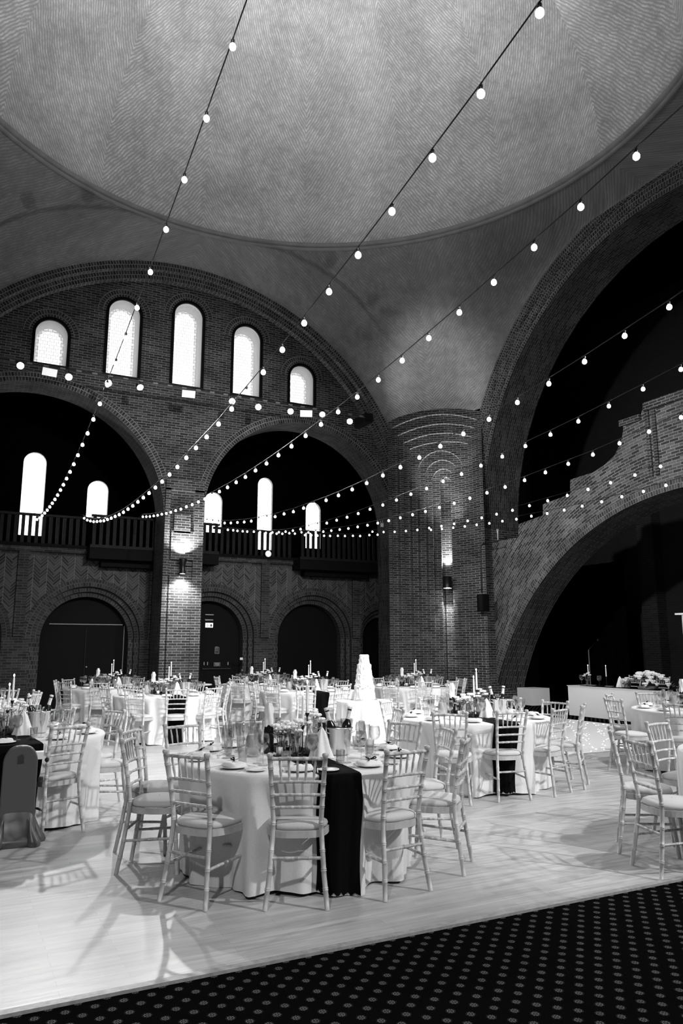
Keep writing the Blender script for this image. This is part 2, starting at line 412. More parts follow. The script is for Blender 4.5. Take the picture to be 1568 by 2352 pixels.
def ring2(mb, cx, cz, r1, r0, fn, a0=0, a1=PI, n=60, foot=None):
    """flat arch ring with radial brick uv (length, radius); optional straight feet down to z=foot"""
    P, Q, U = [], [], []
    rm = (r0 + r1) / 2
    for i in range(n + 1):
        t = a0 + (a1 - a0) * i / n
        P.append(fn(cx + r1 * math.cos(t), cz + r1 * math.sin(t))); Q.append(fn(cx + r0 * math.cos(t), cz + r0 * math.sin(t))); U.append(t * rm)
    mb.grid([P, Q], UV=[[(u, r1 - r0) for u in U], [(u, 0) for u in U]], smooth=False)
def arch_hole(cx, r, zs, z0, n=24):
    return [(cx - r, z0), (cx + r, z0)] + arc(cx, zs, r, 0, PI, n)

# ------------------------------------------------------------------ floor
mb = MB(); mb.add([(-6, 3.91, 0), (12.15, 3.91, 0), (12.15, 19.6, 0), (-6, 19.6, 0), (-6, 3.91, -.05), (12.15, 3.91, -.05)], [(0, 1, 2, 3), (4, 5, 1, 0)])
fl = struct('floor', mb, FLOORM)
mb = MB(); mb.box((3.075, 3.885, .004), (18.15, .05, .016)); mb.build('edge_strip', 'threshold' if 'threshold' in MATS else plain('threshold', .33, .5, 0, .2, 30), fl)
mb = MB(); mb.add([(-6, -3, -.004), (20, -3, -.004), (20, 3.91, -.004), (-6, 3.91, -.004)], [(0, 1, 2, 3)])
mb.add([(12.15, 3.91, -.004), (20, 3.91, -.004), (20, 22, -.004), (12.15, 22, -.004)], [(0, 1, 2, 3)])
mb.build('carpet', CARPET, fl)
mb = MB(); mb.add([(-6, 19.6, -.002), (12.15, 19.6, -.002), (12.15, 21.6, -.002), (-6, 21.6, -.002)], [(0, 1, 2, 3)]); mb.build('gallery_floor', 'black_paint', fl)
# dance floor: white panels with tiny lights
df = struct('floor_dance'); 
mb = MB(); mb.box((10.05, 11.0, .015), (4.1, 4.5, .03)); mb.build('white_panels', plain('dance_white', .88, .3), df)
mb = MB()
for s_ in (0, 1):
    mb.box((10.05, 8.72 if s_ == 0 else 13.28, .012), (4.2, .06, .024))
mb.build('edge_ramp', 'steel', df)
mb = MB()
for i in range(420):
    x, y = 8.05 + random.random() * 4.0, 8.8 + random.random() * 4.4
    mb.box((x, y, .0315), (.012, .012, .003))
mb.build('pin_lights', 'star_glow', df)

# ------------------------------------------------------------------ ceiling: dome, ring moulding, pendentives
CX, CY, RR, ZR = 5.0, 10.78, 7.05, 12.27
ce = struct('ceiling')
mb = MB(); P, UV = [], []
nj, ni = 24, 128
for j in range(nj + 1):
    t = (PI / 2) * j / nj * .985
    r_ = 6.98 * math.cos(t); z = ZR + .12 + 6.3 * math.sin(t)
    P.append([(CX + r_ * math.cos(2 * PI * i / ni), CY + r_ * math.sin(2 * PI * i / ni), z) for i in range(ni + 1)])
    UV.append([((2 * PI * i / ni - PI / 8) * 7.05 + 55.37, t * 6.9) for i in range(ni + 1)])
mb.grid(P, UV=UV); mb.build('dome', PL_DOME, ce)
def ringprof(name, prof, mat):
    mb = MB(); mb.grid([[(CX + r_ * math.cos(2 * PI * i / 160), CY + r_ * math.sin(2 * PI * i / 160), z) for i in range(160)] for r_, z in prof], closev=True); mb.build(name, mat, ce)
plain('plaster_ring', .2, .8, 0, .15, 3)
ringprof('ring_moulding', [(7.07, 12.24), (7.03, 12.22), (6.98, 12.23), (6.96, 12.26), (6.97, 12.29), (7.0, 12.3), (6.97, 12.31), (6.93, 12.32), (6.91, 12.36), (6.92, 12.40), (6.99, 12.43)], 'plaster_ring')
BW, AW = 19.0, 13.39
TIP = 2.14, 1.8
def bound(sx, sy_):
    """boundary curve of one quadrant from the wall crown (angle 90) to the side crown (angle 0), local positive coords"""
    pts = []
    hx, hy = AW - CX, BW - CY
    n = 30
    for i in range(n + 1):               # along wall b (top arch), a from CX to tip
        dx = (hx - TIP[0]) * math.sin(PI / 2 * i / n); pts.append((dx, hy, 4.7 + math.sqrt(max(0, 7.21 ** 2 - dx * dx))))
    for i in range(1, 16):
        t = i / 16; dx = hx - TIP[0] + TIP[0] * t; dy = hy - TIP[1] * t
        z = (1 - t) * 8.35 + t * 8.47 + .9 * t * (1 - t); pts.append((dx, dy, z))
    for i in range(n, -1, -1):
        dy = (hy - TIP[1]) * math.sin(PI / 2 * i / n); pts.append((hx, dy, 5.02 + math.sqrt(max(0, 7.33 ** 2 - dy * dy))))
    return pts
for sx, sy_ in ((1, 1), (-1, 1), (1, -1), (-1, -1)):
    B_ = bound(sx, sy_); P, UV = [], []
    for dx, dy, zb in B_:
        ang = math.atan2(dy, dx); rb = math.hypot(dx, dy); zb = min(zb, 12.1); row, ur = [], []
        for j in range(15):
            s_ = j / 14; r_ = rb + (RR - rb) * s_ ** 1.6; z = zb + (ZR - zb) * s_
            row.append((CX + sx * r_ * math.cos(ang), CY + sy_ * r_ * math.sin(ang), z)); ur.append(((ang - PI / 4) * r_ * 1.0, z))
        P.append(row); UV.append(ur)
    MB().grid(P, UV=UV).build('pendentive', PL_PEND, ce)

# ------------------------------------------------------------------ left wall (crossing arch with five windows over two gallery arches)
wl = struct('wall_left')
c0, z0_, r0_ = 5.0, 4.7, 7.21
B1, B2, B3 = 19.0, 19.35, 20.3
mb = MB(); ring2(mb, c0, z0_, 7.21, 6.98, fB(B1)); ring2(mb, c0 + .01, z0_ + .06, 6.95, 6.7, fB(B1 + .14))
mb.build('arch_ring', BRICKV, wl)
mb = MB(); strip(mb, arc(c0, z0_, 6.98, 0, PI, 60), fB(B1), fB(B1 + .14), depth=.14); strip(mb, arc(c0 + .01, z0_ + .06, 6.7, 0, PI, 60), fB(B1 + .14), fB(B2 + .02), depth=.22)
mb.build('arch_reveal', BRICKV, wl)
WIN = [(1.6, .385, 9.78), (3.37, .405, 10.72), (5.1, .395, 11.0), (6.82, .40, 10.67), (8.54, .38, 9.77)]
holes = [arch_hole(c, r_, zt - r_, 8.6, 16) for c, r_, zt in WIN]
LAc, RAc = (1.4, 4.84, 3.25), (8.66, 5.06, 2.96)
outer = [(-8.5, 0), (LAc[0] - LAc[2], 0)] + arc(LAc[0], LAc[1], LAc[2], PI, 0, 40) + [(LAc[0] + LAc[2], 0), (5.70, 0)] + arc(RAc[0], RAc[1], RAc[2], PI, 0, 40) + [(RAc[0] + RAc[2], 0), (11.72, 0)] + [(11.72, z0_)] + arc(c0, z0_ + .06, 6.72, 0, PI, 70)[1:] + [(-8.5, z0_)]
mb = MB(); plate(mb, outer, holes, fB(B2)); mb.build('brick_face', BRICK, wl)
mb = MB()
for c, zs, r_ in (LAc, RAc):
    strip(mb, [(c - r_, 0)] + arc(c, zs, r_, PI, 0, 48) + [(c + r_, 0)], fB(B2), fB(B3), depth=.95)
mb.build('gallery_arch_soffit', BRICKS, wl)
mb = MB()
for c, zs, r_ in (LAc, RAc):
    for q0, q1, off in ((r_ + .235, r_ + .12, .012), (r_ + .12, r_ + .0, .012)): ring2(mb, c, zs, q0, q1, fB(B2 - off), a0=R(12 if c > 5 else 12), a1=R(168))
mb.build('gallery_arch_ring', BRICKV, wl)
# back of the upper wall so the gallery stays dark
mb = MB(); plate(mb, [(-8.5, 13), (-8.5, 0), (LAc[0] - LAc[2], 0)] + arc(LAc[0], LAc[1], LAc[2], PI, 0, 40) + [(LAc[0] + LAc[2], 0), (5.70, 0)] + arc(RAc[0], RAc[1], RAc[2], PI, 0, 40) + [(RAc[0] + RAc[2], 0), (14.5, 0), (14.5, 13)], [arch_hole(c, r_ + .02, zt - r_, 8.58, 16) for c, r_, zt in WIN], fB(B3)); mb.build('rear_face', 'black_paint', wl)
# side jamb strip between crossing arch and pier
mb = MB(); strip(mb, [(11.72, 0), (11.72, 4.8)], fB(B1), fB(B2)); strip(mb, [(11.44, 0), (11.44, 5.2)], fB(B1 - .02), fB(B1 + .14))
plate(mb, [(11.44, 0), (12.4, 0), (12.4, 4.8), (11.92, 6.6), (11.3, 8.3), (11.2, 8.0), (11.44, 5.9)], [], fB(B1 + .01)); mb.build('jamb', BRICK, wl)
# window surrounds: two raised brick headers and dark frames
for k, (c, r_, zt) in enumerate(WIN):
    zs = zt - r_
    mb = MB(); ring2(mb, c, zs, r_ + .30, r_ + .17, fB(B2 - .02), n=24); ring2(mb, c, zs, r_ + .17, r_ + .04, fB(B2 - .035), n=24); strip(mb, arc(c, zs, r_ + .30, 0, PI, 24), fB(B2 - .02), fB(B2)); strip(mb, arc(c, zs, r_ + .04, 0, PI, 24), fB(B2 - .035), fB(B2 + .01))
    mb.build('window_head', BRICKV, wl)
    win = struct('window_%d' % (k + 1))
    loop = arch_hole(c, r_, zs, 8.6, 20); loopo = arch_hole(c, r_ + .075, zs, 8.54, 20)
    mb = MB()
    for i in range(len(loop)):
        j = (i + 1) % len(loop); a, b, c2, d = loop[i], loop[j], loopo[j], loopo[i]
        mb.add([Vector((p[0], B2 - .04, p[1])) for p in (a, b, c2, d)], [(0, 1, 2, 3)])
    strip(mb, loopo, fB(B2 - .04), fB(B2), True); strip(mb, loop, fB(B2 - .04), fB(B2 + .03), True); mb.build('frame', 'black_paint', win)
    inner = arch_hole(c + .0, r_ - .05, zs - .03, 8.66, 20)
    mb = MB(); P0 = [Vector((p[0], B2 + .03, p[1])) for p in loop]; P1 = [Vector((p[0], B2 + .42, p[1])) for p in inner]
    mb.grid([P0 + [P0[0]], P1 + [P1[0]]], smooth=False); mb.build('reveal', 'plaster_white', win)
    mb = MB(); plate(mb, inner, [], fB(B2 + .42)); mb.build('pane', GLASSW, win)
    inn2 = arch_hole(c, r_ - .12, zs - .03, 8.73, 20); mb = MB(); mb.grid([[Vector((p[0], B2 + .41, p[1])) for p in inner + inner[:1]], [Vector((p[0], B2 + .41, p[1])) for p in inn2 + inn2[:1]]], UV=[[(p[0], p[1]) for p in inner + inner[:1]], [(p[0], p[1]) for p in inn2 + inn2[:1]]], smooth=False); mb.build('pane_border', GLASSB, win)
# pillar front: recessed panel with stepped raised panel
mb = MB()
pr = [(4.70, 0), (5.42, 0), (5.42, 5.62), (4.70, 5.62)]
pl = MB(); px0, px1 = 4.83, 5.43
mb = MB(); mb.box((4.72, B2 - .05, 2.15), (.14, .1, 4.3)); mb.box((5.56, B2 - .05, 2.15), (.26, .1, 4.3)); mb.box((5.17, B2 - .05, 5.80), (1.04, .1, .3))
mb.box((4.72, B2 - .05, 5.0), (.14, .1, 1.4)); mb.box((5.56, B2 - .05, 5.0), (.26, .1, 1.4)); mb.build('pillar_edging', BRICK, wl)
mb = MB(); mb.box((5.12, B2 - .045, 1.7), (.60, .09, 3.4)); mb.box((5.135, B2 - .045, 4.2), (.60, .09, .75)); mb.box((5.12, B2 - .045, 4.78), (.44, .09, .5)); mb.build('pillar_panel', BRICK, wl)

# ------------------------------------------------------------------ gallery behind the left wall
wg = struct('wall_gallery')
GB = 21.0
DO = [(-.25, 1.06, 1.82), (3.13, 1.135, 1.78), (6.53, 1.04, 1.86), (9.73, 1.06, 1.83), (12.2, .62, 1.9)]
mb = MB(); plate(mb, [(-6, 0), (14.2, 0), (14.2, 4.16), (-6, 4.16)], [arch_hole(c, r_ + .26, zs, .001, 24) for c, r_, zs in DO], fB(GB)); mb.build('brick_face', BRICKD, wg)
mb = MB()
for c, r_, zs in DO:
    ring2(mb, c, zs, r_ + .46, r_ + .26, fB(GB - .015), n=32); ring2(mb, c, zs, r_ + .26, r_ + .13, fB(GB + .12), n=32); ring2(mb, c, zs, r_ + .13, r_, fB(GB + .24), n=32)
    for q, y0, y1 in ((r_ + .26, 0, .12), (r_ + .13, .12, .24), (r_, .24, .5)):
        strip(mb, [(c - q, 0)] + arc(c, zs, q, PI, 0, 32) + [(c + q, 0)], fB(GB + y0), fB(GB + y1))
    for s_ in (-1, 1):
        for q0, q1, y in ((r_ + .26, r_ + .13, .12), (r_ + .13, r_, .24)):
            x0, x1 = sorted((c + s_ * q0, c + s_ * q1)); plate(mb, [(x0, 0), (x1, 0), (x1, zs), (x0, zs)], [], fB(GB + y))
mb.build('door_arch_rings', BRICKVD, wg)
# herringbone panels above the arches and the pilaster strips between
mb = MB()
ps = [-1.9, 1.45, 4.85, 8.14, 11.2, 14.0]
for i in range(5):
    x0, x1 = ps[i] + .14, ps[i + 1] - .14; c, r_, zs = DO[i]
    x0, x1 = max(x0, c - 1.55), min(x1, c + 1.55)
    ro = r_ + .47; zt = 3.95
    a_ = math.acos(min(1, (x1 - c) / ro)) if (x1 - c) < ro else 0.02
    b_ = math.acos(max(-1, (x0 - c) / ro)) if (c - x0) < ro else PI - .02
    poly = [(x1, zt), (x0, zt)] + ([(x0, zs)] if (c - x0) >= ro else []) + arc(c, zs, ro, b_, a_, 24) + ([(x1, zs)] if (x1 - c) >= ro else [])
    plate(mb, poly, [], fB(GB - .008))
mb.build('herringbone_panels', HERR, wg)
mb = MB()
for p in ps: mb.box((p, GB - .03, 2.95), (.26, .06, 2.2)); 
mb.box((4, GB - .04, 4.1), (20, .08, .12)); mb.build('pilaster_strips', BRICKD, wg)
# doors in the arches
for i, (c, r_, zs) in enumerate(DO):
    d = struct('door_%d' % (i + 1))
    mb = MB(); mb.box((c, GB + .52, 1.6), (2 * r_ + .2, .05, 3.2)); mb.build('door_leaf', 'black_paint', d)
    if i == 1:
        p0, p1, p2, p3 = onB(113, 1433, GB + .48), onB(281, 1434, GB + .48), onB(285, 1440, GB + .48), onB(277, 1552, GB + .48)
        mb = MB(); mb.box(((p0.x + p1.x) / 2, GB + .47, p0.z), (p1.x - p0.x, .03, .022)); mb.box((p2.x, GB + .47, p2.z / 2 + .02), (.014, .03, p2.z)); mb.build('door_trim', 'mid_grey', d)
        mb = MB(); mb.box(((p0.x + p1.x) / 2, GB + .478, 1.0), (.02, .03, 2.1)); mb.build('meeting_stile', 'dark_wood', d)
        q = onB(198, 1532, GB + .46); MB().sphere(q, .025).build('door_knob', 'steel', d)
    if i == 2:
        for (x, y, w_, h_, m_, nm) in ((498, 1494, .13, .19, 'mid_grey', 'notice_frame'),):
            q = onB(x, y, GB + .47); mb = MB(); mb.box(q, (w_, .02, h_)); f_ = mb.build(nm, m_, d); mb = MB(); mb.box(q - Vector((0, .012, 0)), (w_ - .02, .01, h_ - .02)); mb.build('notice_sheet', 'ink', f_)
        q = onB(497, 1488, GB + .44); mb = MB(); [mb.box(q + Vector((0, 0, .03 - .05 * k)), (.075, .008, .012)) for k in range(3)]; mb.build('notice_lines', 'mid_grey', d)
        for x in (468, 476, 523): 
            q = onB(x, 1524, GB + .46); mb = MB(); mb.box(q, (.02, .04, .09)); mb.build('door_fitting', 'steel', d)
        q = onB(497, 1532, GB + .45); mb = MB(); mb.box(q + Vector((.0, 0, -.05)), (.85, .04, .035)); mb.build('push_bar', 'black_metal', d)

def text_obj(name, body, size, loc, mat, rot=(PI/2, 0, 0), parent=None, ext=.002, align='CENTER'):
    c = bpy.data.curves.new(name, 'FONT'); c.body = body; c.size = size; c.extrude = ext; c.align_x = align; c.align_y = 'CENTER'
    o = bpy.data.objects.new(name, c); COL.objects.link(o)
    dg = bpy.context.evaluated_depsgraph_get(); me = bpy.data.meshes.new_from_object(o.evaluated_get(dg)); me.name = name
    bpy.data.objects.remove(o); bpy.data.curves.remove(c)
    o = bpy.data.objects.new(name, me); COL.objects.link(o); me.materials.clear(); me.materials.append(MATS[mat]); o.location = loc; o.rotation_euler = rot
    if parent is not None: o.parent = parent
    return o
# signs
def sign(name, x, y, w_, h_, label, board='white_paint', b=GB + .44, cat='sign'):
    q = onB(x, y, b); e = empty(name, q); tag(e, label, cat)
    mb = MB(); mb.box((0, 0, 0), (w_, .02, h_)); mb.build('board', board, e); return e
e = sign('push_bar_sign', 498, 1526, .19, .11, 'small white framed sign reading Push bar to open on the door', 'mid_grey')
MB().box((0, -.012, 0), (.175, .006, .095)).build('panel', 'ink', e)
text_obj('lettering', 'Push bar\nto open', .038, (0, -.02, .006), 'white_paint', parent=e)
e = sign('exit_sign', 480, 1436, .24, .15, 'lit running figure exit sign over the dark door right of the brick pillar', 'mid_grey')
MB().box((0, -.012, .0), (.22, .008, .125)).build('lit_panel', 'exit_glow', e)
mb = MB()                                            # running figure, arrow and doorway
mb.sphere((-.055, -.02, .028), .009, 8, 6); mb.box((-.062, -.02, .004), (.014, .006, .035)); mb.box((-.075, -.02, -.024), (.035, .006, .010)); mb.box((-.05, -.02, -.026), (.010, .006, .032)); mb.box((-.048, -.02, .010), (.030, .006, .008))
mb.box((-.0, -.02, -.002), (.045, .006, .012)); mb.box((-.02, -.02, -.002), (.012, .006, .032)); mb.box((.055, -.02, -.005), (.045, .006, .075)); mb.box((.09, -.02, -.015), (.012, .006, .05))
mb.build('pictogram', 'ink', e)
e = sign('emergency_light', 481, 1412, .25, .03, 'slim dim strip light mounted above the exit sign', 'mid_grey', cat='light')
e = sign('sign_header', 480, 1424, .24, .04, 'narrow grey strip between strip light and exit sign', 'mid_grey')
e = sign('wall_notice', 554, 1513, .085, .065, 'small white notice fixed to the brick jamb right of the door', b=GB - .03)
e = sign('key_box', 555, 1540, .06, .10, 'small dark key box on the brick jamb under the notice', 'black_metal', b=GB - .03, cat='box'); MB().box((0, -.02, .01), (.02, .01, .05)).build('tag_plate', 'steel', e)

# gallery balcony: slab, projecting bays, railings
gal = struct('trim_gallery')
mb = MB(); mb.box((4, GB + .95, 4.2), (20, 2.0, .12)); mb.build('gallery_slab', 'black_paint', gal)
bay_l = [onB(205, 1262, 20.5).x, onB(500, 1280, 20.5).x]; bay_r = [onB(686, 1290, 20.5).x, 11.8]
mb = MB()
for x0, x1 in (bay_l, bay_r): mb.box(((x0 + x1) / 2, 20.72, 4.02), (x1 - x0, .62, .3)); mb.box(((x0 + x1) / 2 + (.0), 20.85, 3.8), ((x1 - x0) * .8, .35, .2))
mb.build('gallery_bay', 'black_paint', gal)
def railing(x0, x1, y, lab):
    e = empty('gallery_railing', (x0, y, 4.16)); tag(e, lab, 'railing')
    n = max(2, int((x1 - x0) / .17)); mb = MB()
    for i in range(n): mb.box(((i + .5) * (x1 - x0) / n, 0, .42), (.085, .03, .80))
    mb.build('balusters', 'dark_wood', e)
    MB().box(((x1 - x0) / 2, 0, .85), (x1 - x0, .09, .06)).build('handrail', 'dark_wood', e)
    MB().box(((x1 - x0) / 2, 0, .04), (x1 - x0, .06, .08)).build('bottom_rail', 'dark_wood', e)
railing(-4.5, bay_l[0], GB, 'dark gallery railing in the left arch, left stretch under the tall window')
railing(bay_l[0], bay_l[1], 20.42, 'dark gallery railing stepping forward behind the brick pillar')
railing(bay_l[1], bay_r[0], GB, 'dark gallery railing in the right arch below the tall lit window')
railing(bay_r[0], bay_r[1], 20.42, 'dark gallery railing stepping forward at the far right of the right arch')
# far gallery wall with daylight windows
GW = 22.8
wf = struct('wall_far')
gw = [(1.69, .31, 7.13, 4.7), (3.48, .30, 6.47, 5.35), (7.04, .29, 6.45, 5.15), (8.79, .26, 7.11, 4.7), (10.54, .275, 6.43, 4.85)]
mb = MB(); plate(mb, [(-6, 0), (14.2, 0), (14.2, 9.5), (-6, 9.5)], [arch_hole(c, r_, zt - r_, zb, 12) for c, r_, zt, zb in gw], fB(GW)); mb.box((4, 21.6, 9.3), (21, 2.6, .1)); mb.build('shaded_plaster', 'shade_black', wf)  # gallery darkness put into the near-black wall and ceiling colour
for k, (c, r_, zt, zb) in enumerate(gw):
    win = struct('window_%d' % (k + 6)); lp = arch_hole(c, r_, zt - r_, zb, 14)
    mb = MB(); strip(mb, lp, fB(GW), fB(GW + .12), True); mb.build('reveal', 'mid_grey', win)
    mb = MB(); plate(mb, lp, [], fB(GW + .12), (-c + .3, 0)); mb.build('pane', GLASSG, win)
mb = MB()
for s_ in (-6, 14.2): mb.box((s_, 21.5, 4.7), (.1, 3, 9.4))
mb.build('gallery_end', 'shade_black', wf)

# ------------------------------------------------------------------ corner pier with stepped niche
wc = struct('wall_corner')
P0 = Vector((11.26, 19.0)); P1 = Vector((13.4, 17.2)); dd = (P1 - P0); LP = dd.length; dd.normalize(); nn = Vector((-dd.y, dd.x))
def fP(off): return lambda u, z: Vector((P0.x + dd.x * u + nn.x * off, P0.y + dd.y * u + nn.y * off, z))
def seg_top(u0, u1, um, z0, zm, z1, n=20):
    o = []
    for i in range(n + 1):
        t = i / n; u = u1 + (u0 - u1) * t
        s_ = (u - u0) / (u1 - u0); zl = z0 + (z1 - z0) * s_; o.append((u, zl + (zm - (z0 + z1) / 2) * 4 * s_ * (1 - s_)))
    return o
levels = []   # closed outlines, anticlockwise from bottom-left
for u0, u1, zz0, zm, zz1 in ((.10, 2.68, 8.13, 8.47, 8.23), (.28, 2.58, 7.92, 8.2, 8.02), (.44, 2.48, 7.7, 7.94, 7.77), (.62, 2.36, 7.53, 7.70, 7.6)):
    levels.append([(u0, 0), (u1, 0)] + seg_top(u0, u1, 0, zz0, zm, zz1))
for cu, hw, zt in ((1.53, .70, 7.45), (1.56, .50, 7.18), (1.59, .33, 6.92), (1.635, .155, 6.70)):
    levels.append([(cu - hw, 0), (cu + hw, 0)] + arc(cu, zt - hw, hw, 0, PI, 20))
outer0 = [(0, 0), (LP, 0)] + seg_top(0, LP, 0, 8.35, 8.66, 8.47)
OFF = [0, .10, .20, .30, .40, .50, .60, .70, .98]
fb, rb_ = MB(), MB(); prev = outer0
for k, lv in enumerate(levels):
    plate(fb, prev, [[(p[0], p[1] if p[1] > 0 else .0005) for p in lv]], fP(OFF[k]))
    strip(rb_, lv[1:] + [lv[0]], fP(OFF[k]), fP(OFF[k + 1]), depth=OFF[k + 1] - OFF[k]); prev = lv
plate(fb, prev, [], fP(OFF[-1]))
fb.build('stepped_faces', BRICK, wc); rb_.build('stepped_reveals', BRICKV, wc)

# ------------------------------------------------------------------ right wall: crossing arch (deep soffit) and the low curved bridge arch
wr = struct('wall_right')
c1, z1_ = 10.78, 5.02
mb = MB()
ring2(mb, c1, z1_, 7.33, 7.08, fA(13.39), n=80); ring2(mb, c1, z1_, 7.08, 6.85, fA(13.52), n=80); ring2(mb, c1, z1_, 6.85, 6.72, fA(13.6), n=80)
mb.build('arch_ring', BRICKV, wr)
mb = MB(); strip(mb, arc(c1, z1_, 7.08, 0, PI, 80), fA(13.39), fA(13.52), depth=.13); strip(mb, arc(c1, z1_, 6.85, 0, PI, 80), fA(13.52), fA(13.6), depth=.08); mb.build('arch_reveal', BRICKV, wr)
def cours(mb, y0, x0, x1, z_0, z_1):   # straight jamb face at b=y0
    mb.add([(x0, y0, z_0), (x1, y0, z_0), (x1, y0, z_1), (x0, y0, z_1)], [(0, 1, 2, 3)], [[(x0, z_0), (x1, z_0), (x1, z_1), (x0, z_1)]])
mb = MB(); strip(mb, arc(c1, z1_, 6.72, 0, PI, 80), fA(13.6), fA(14.9), depth=1.3); mb.build('arch_soffit', BRICKS, wr)
mb = MB()
for s_ in (1,):
    cours(mb, c1 + 6.72, 13.6, 14.9, 0, z1_)
    cours(mb, c1 + 6.85, 13.52, 13.6, 0, z1_); cours(mb, c1 + 7.08, 13.39, 13.52, 0, z1_)
mb.add([(13.52, c1 + 6.85, 0), (13.52, c1 + 7.08, 0), (13.52, c1 + 7.08, z1_), (13.52, c1 + 6.85, z1_)], [(0, 1, 2, 3)], [[(0, 0), (.23, 0), (.23, z1_), (0, z1_)]])
mb.add([(13.6, c1 + 6.72, 0), (13.6, c1 + 6.85, 0), (13.6, c1 + 6.85, z1_), (13.6, c1 + 6.72, z1_)], [(0, 1, 2, 3)], [[(0, 0), (.13, 0), (.13, z1_), (0, z1_)]])
pz = [(17.2, 0), (17.9, 0), (17.9, 5.2)] + [(c1 + 7.33 * math.cos(t), z1_ + 7.33 * math.sin(t)) for t in (0.05, .15, .3, .45)] + [(17.2, 8.6)]
plate(mb, [(17.2, 0), (c1 + 7.08, 0), (c1 + 7.08, z1_), (c1 + 7.2, z1_ + 1.2), (17.25, 8.4), (17.2, 8.45)], [], fA(13.39))
mb.build('jamb', BRICK, wr)
# bridge wall
FA0, FA1 = 13.9, 14.8
prof = [(17.94, 4.62), (16.34, 4.61), (16.32, 4.98), (15.31, 5.08), (15.29, 5.38), (14.26, 5.47), (14.23, 5.85), (13.41, 5.88), (13.06, 5.98), (12.73, 6.14), (12.5, 6.41), (12.41, 6.68), (12.38, 6.92), (11.85, 6.93), (11.76, 7.16)]
mir = [(2 * 10.77 - p[0], p[1]) for p in prof[::-1]]
def rarc(cc, zc, rr_, n=60):
    a0 = math.asin(-zc / rr_) if zc < 0 else 0
    return arc(cc, zc, rr_, a0, PI - a0, n)
rf, rbk = rarc(10.77, -2.30, 7.31), rarc(11.02, -1.92, 6.83)
polyf = [(17.95, 0)] + prof + mir + [(3.6, 0)] + rf[::-1]
mb = MB()
# radial brick uv: (angle * r, r)
tris = geometry.tessellate_polygon([[Vector((p[0], p[1], 0)) for p in polyf]])
sub = MB()
def rad_uv(p):
    dx, dz = p[0] - 10.77, p[1] + 2.3; return (math.atan2(dz, dx) * 8.0, math.hypot(dx, dz))
# dense ring bands following the intrados, clipped by the stepped top outline
def top_at(u):
    pts = sorted(prof + mir); 
    for i in range(len(pts) - 1):
        if pts[i][0] <= u <= pts[i + 1][0]:
            t = (u - pts[i][0]) / max(1e-6, pts[i + 1][0] - pts[i][0]); return pts[i][1] * (1 - t) + pts[i + 1][1] * t
    return pts[0][1]
us = [3.6 + (17.94 - 3.6) * i / 240 for i in range(241)]
us = sorted(set(us + [p[0] for p in prof + mir]))
def low(u):
    d2 = 7.31 ** 2 - (u - 10.77) ** 2
    return max(0, -2.3 + math.sqrt(d2)) if d2 > 0 else 0
P, UV = [], []
for u in us:
    zl, zt = low(u), top_at(u); row = [(u, zl + (zt - zl) * k / 10) for k in range(11)]
    P.append([(FA0, p[0], p[1]) for p in row]); UV.append([rad_uv(p) for p in row])
mb.grid(P, UV=UV, smooth=False); mb.build('bridge_face', brick('brick_curved', bw=.225, rh=.07, lo=.035, hi=.19, mortar=.3), wr)
mb = MB(); ring2(mb, 10.77, -2.3, 7.31 + .235, 7.31, fA(FA0 - .012), a0=math.asin(2.3 / 7.31), a1=PI - math.asin(2.3 / 7.31), n=90); mb.build('bridge_voussoirs', brick('brick_voussoir_light', bw=.073, rh=.118, lo=.04, hi=.14, mortar=.26), wr)
mb = MB(); P0_ = [Vector((FA0 - .012, p[0], p[1])) for p in rf]; P1_ = [Vector((FA1, p[0], p[1])) for p in rbk]; ln = [i * .17 for i in range(len(rf))]
mb.grid([P0_, P1_], UV=[[(0, x) for x in ln], [(.9, x) for x in ln]], smooth=False); mb.build('bridge_soffit', BRICKS, wr)
tp = sorted(prof, reverse=True) ; mb = MB(); strip(mb, prof + mir, fA(FA0), fA(FA1)); mb.build('bridge_coping', BRICK, wr)
mb = MB(); mb.box((FA0 - .01, 10.77, 7.06), (.14, 1.9, .2)); mb.box((FA0 - .01, 12.15, 6.86), (.14, .6, .14)); mb.box((FA0 - .01, 9.4, 6.86), (.14, .6, .14))
for dy in (-.9, -.72, .72, .9): mb.box((FA0 - .01, 10.77 + dy, 6.2), (.06, .1, 1.6))
mb.build('bridge_cap', BRICK, wr)
# transept beyond, its lack of light put into near-black colours
wt = struct('wall_transept')
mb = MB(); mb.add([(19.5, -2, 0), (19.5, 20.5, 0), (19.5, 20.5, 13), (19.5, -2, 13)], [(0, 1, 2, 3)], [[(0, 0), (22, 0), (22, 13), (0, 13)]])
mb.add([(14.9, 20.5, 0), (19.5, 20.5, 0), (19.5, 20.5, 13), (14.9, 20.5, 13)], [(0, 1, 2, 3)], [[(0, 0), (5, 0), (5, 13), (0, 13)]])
mb.build('shaded_brick', brick('brick_shadow', lo=.001, hi=.004, mortar=.008), wt)
mb = MB(); mb.box((19.3, 16.5, 3.2), (.4, .6, 6.4)); mb.box((19.3, 13.2, 3.2), (.4, .4, 6.4)); mb.build('pilaster', brick('brick_shadow2', lo=.003, hi=.014, mortar=.025), wt)  # paler brick stands in for faint light on the pilasters
mb = MB(); mb.box((17.5, 9, 13), (8, 26, .1)); mb.box((15.0, 18.8, 6.5), (.2, 3.4, 13)); mb.build('shaded_vault', 'shade_black', wt)
dr = empty('black_drape', (18.2, 19.6, 0)); tag(dr, 'tall black drape hanging in the dark opening behind the head table', 'curtain')
mb = MB(); mb.grid([[(.05 * math.sin(i * 1.3), -3.0 + i * .1, z) for z in (0, 4.2)] for i in range(60)]); mb.build('cloth', 'drape_dark', dr)
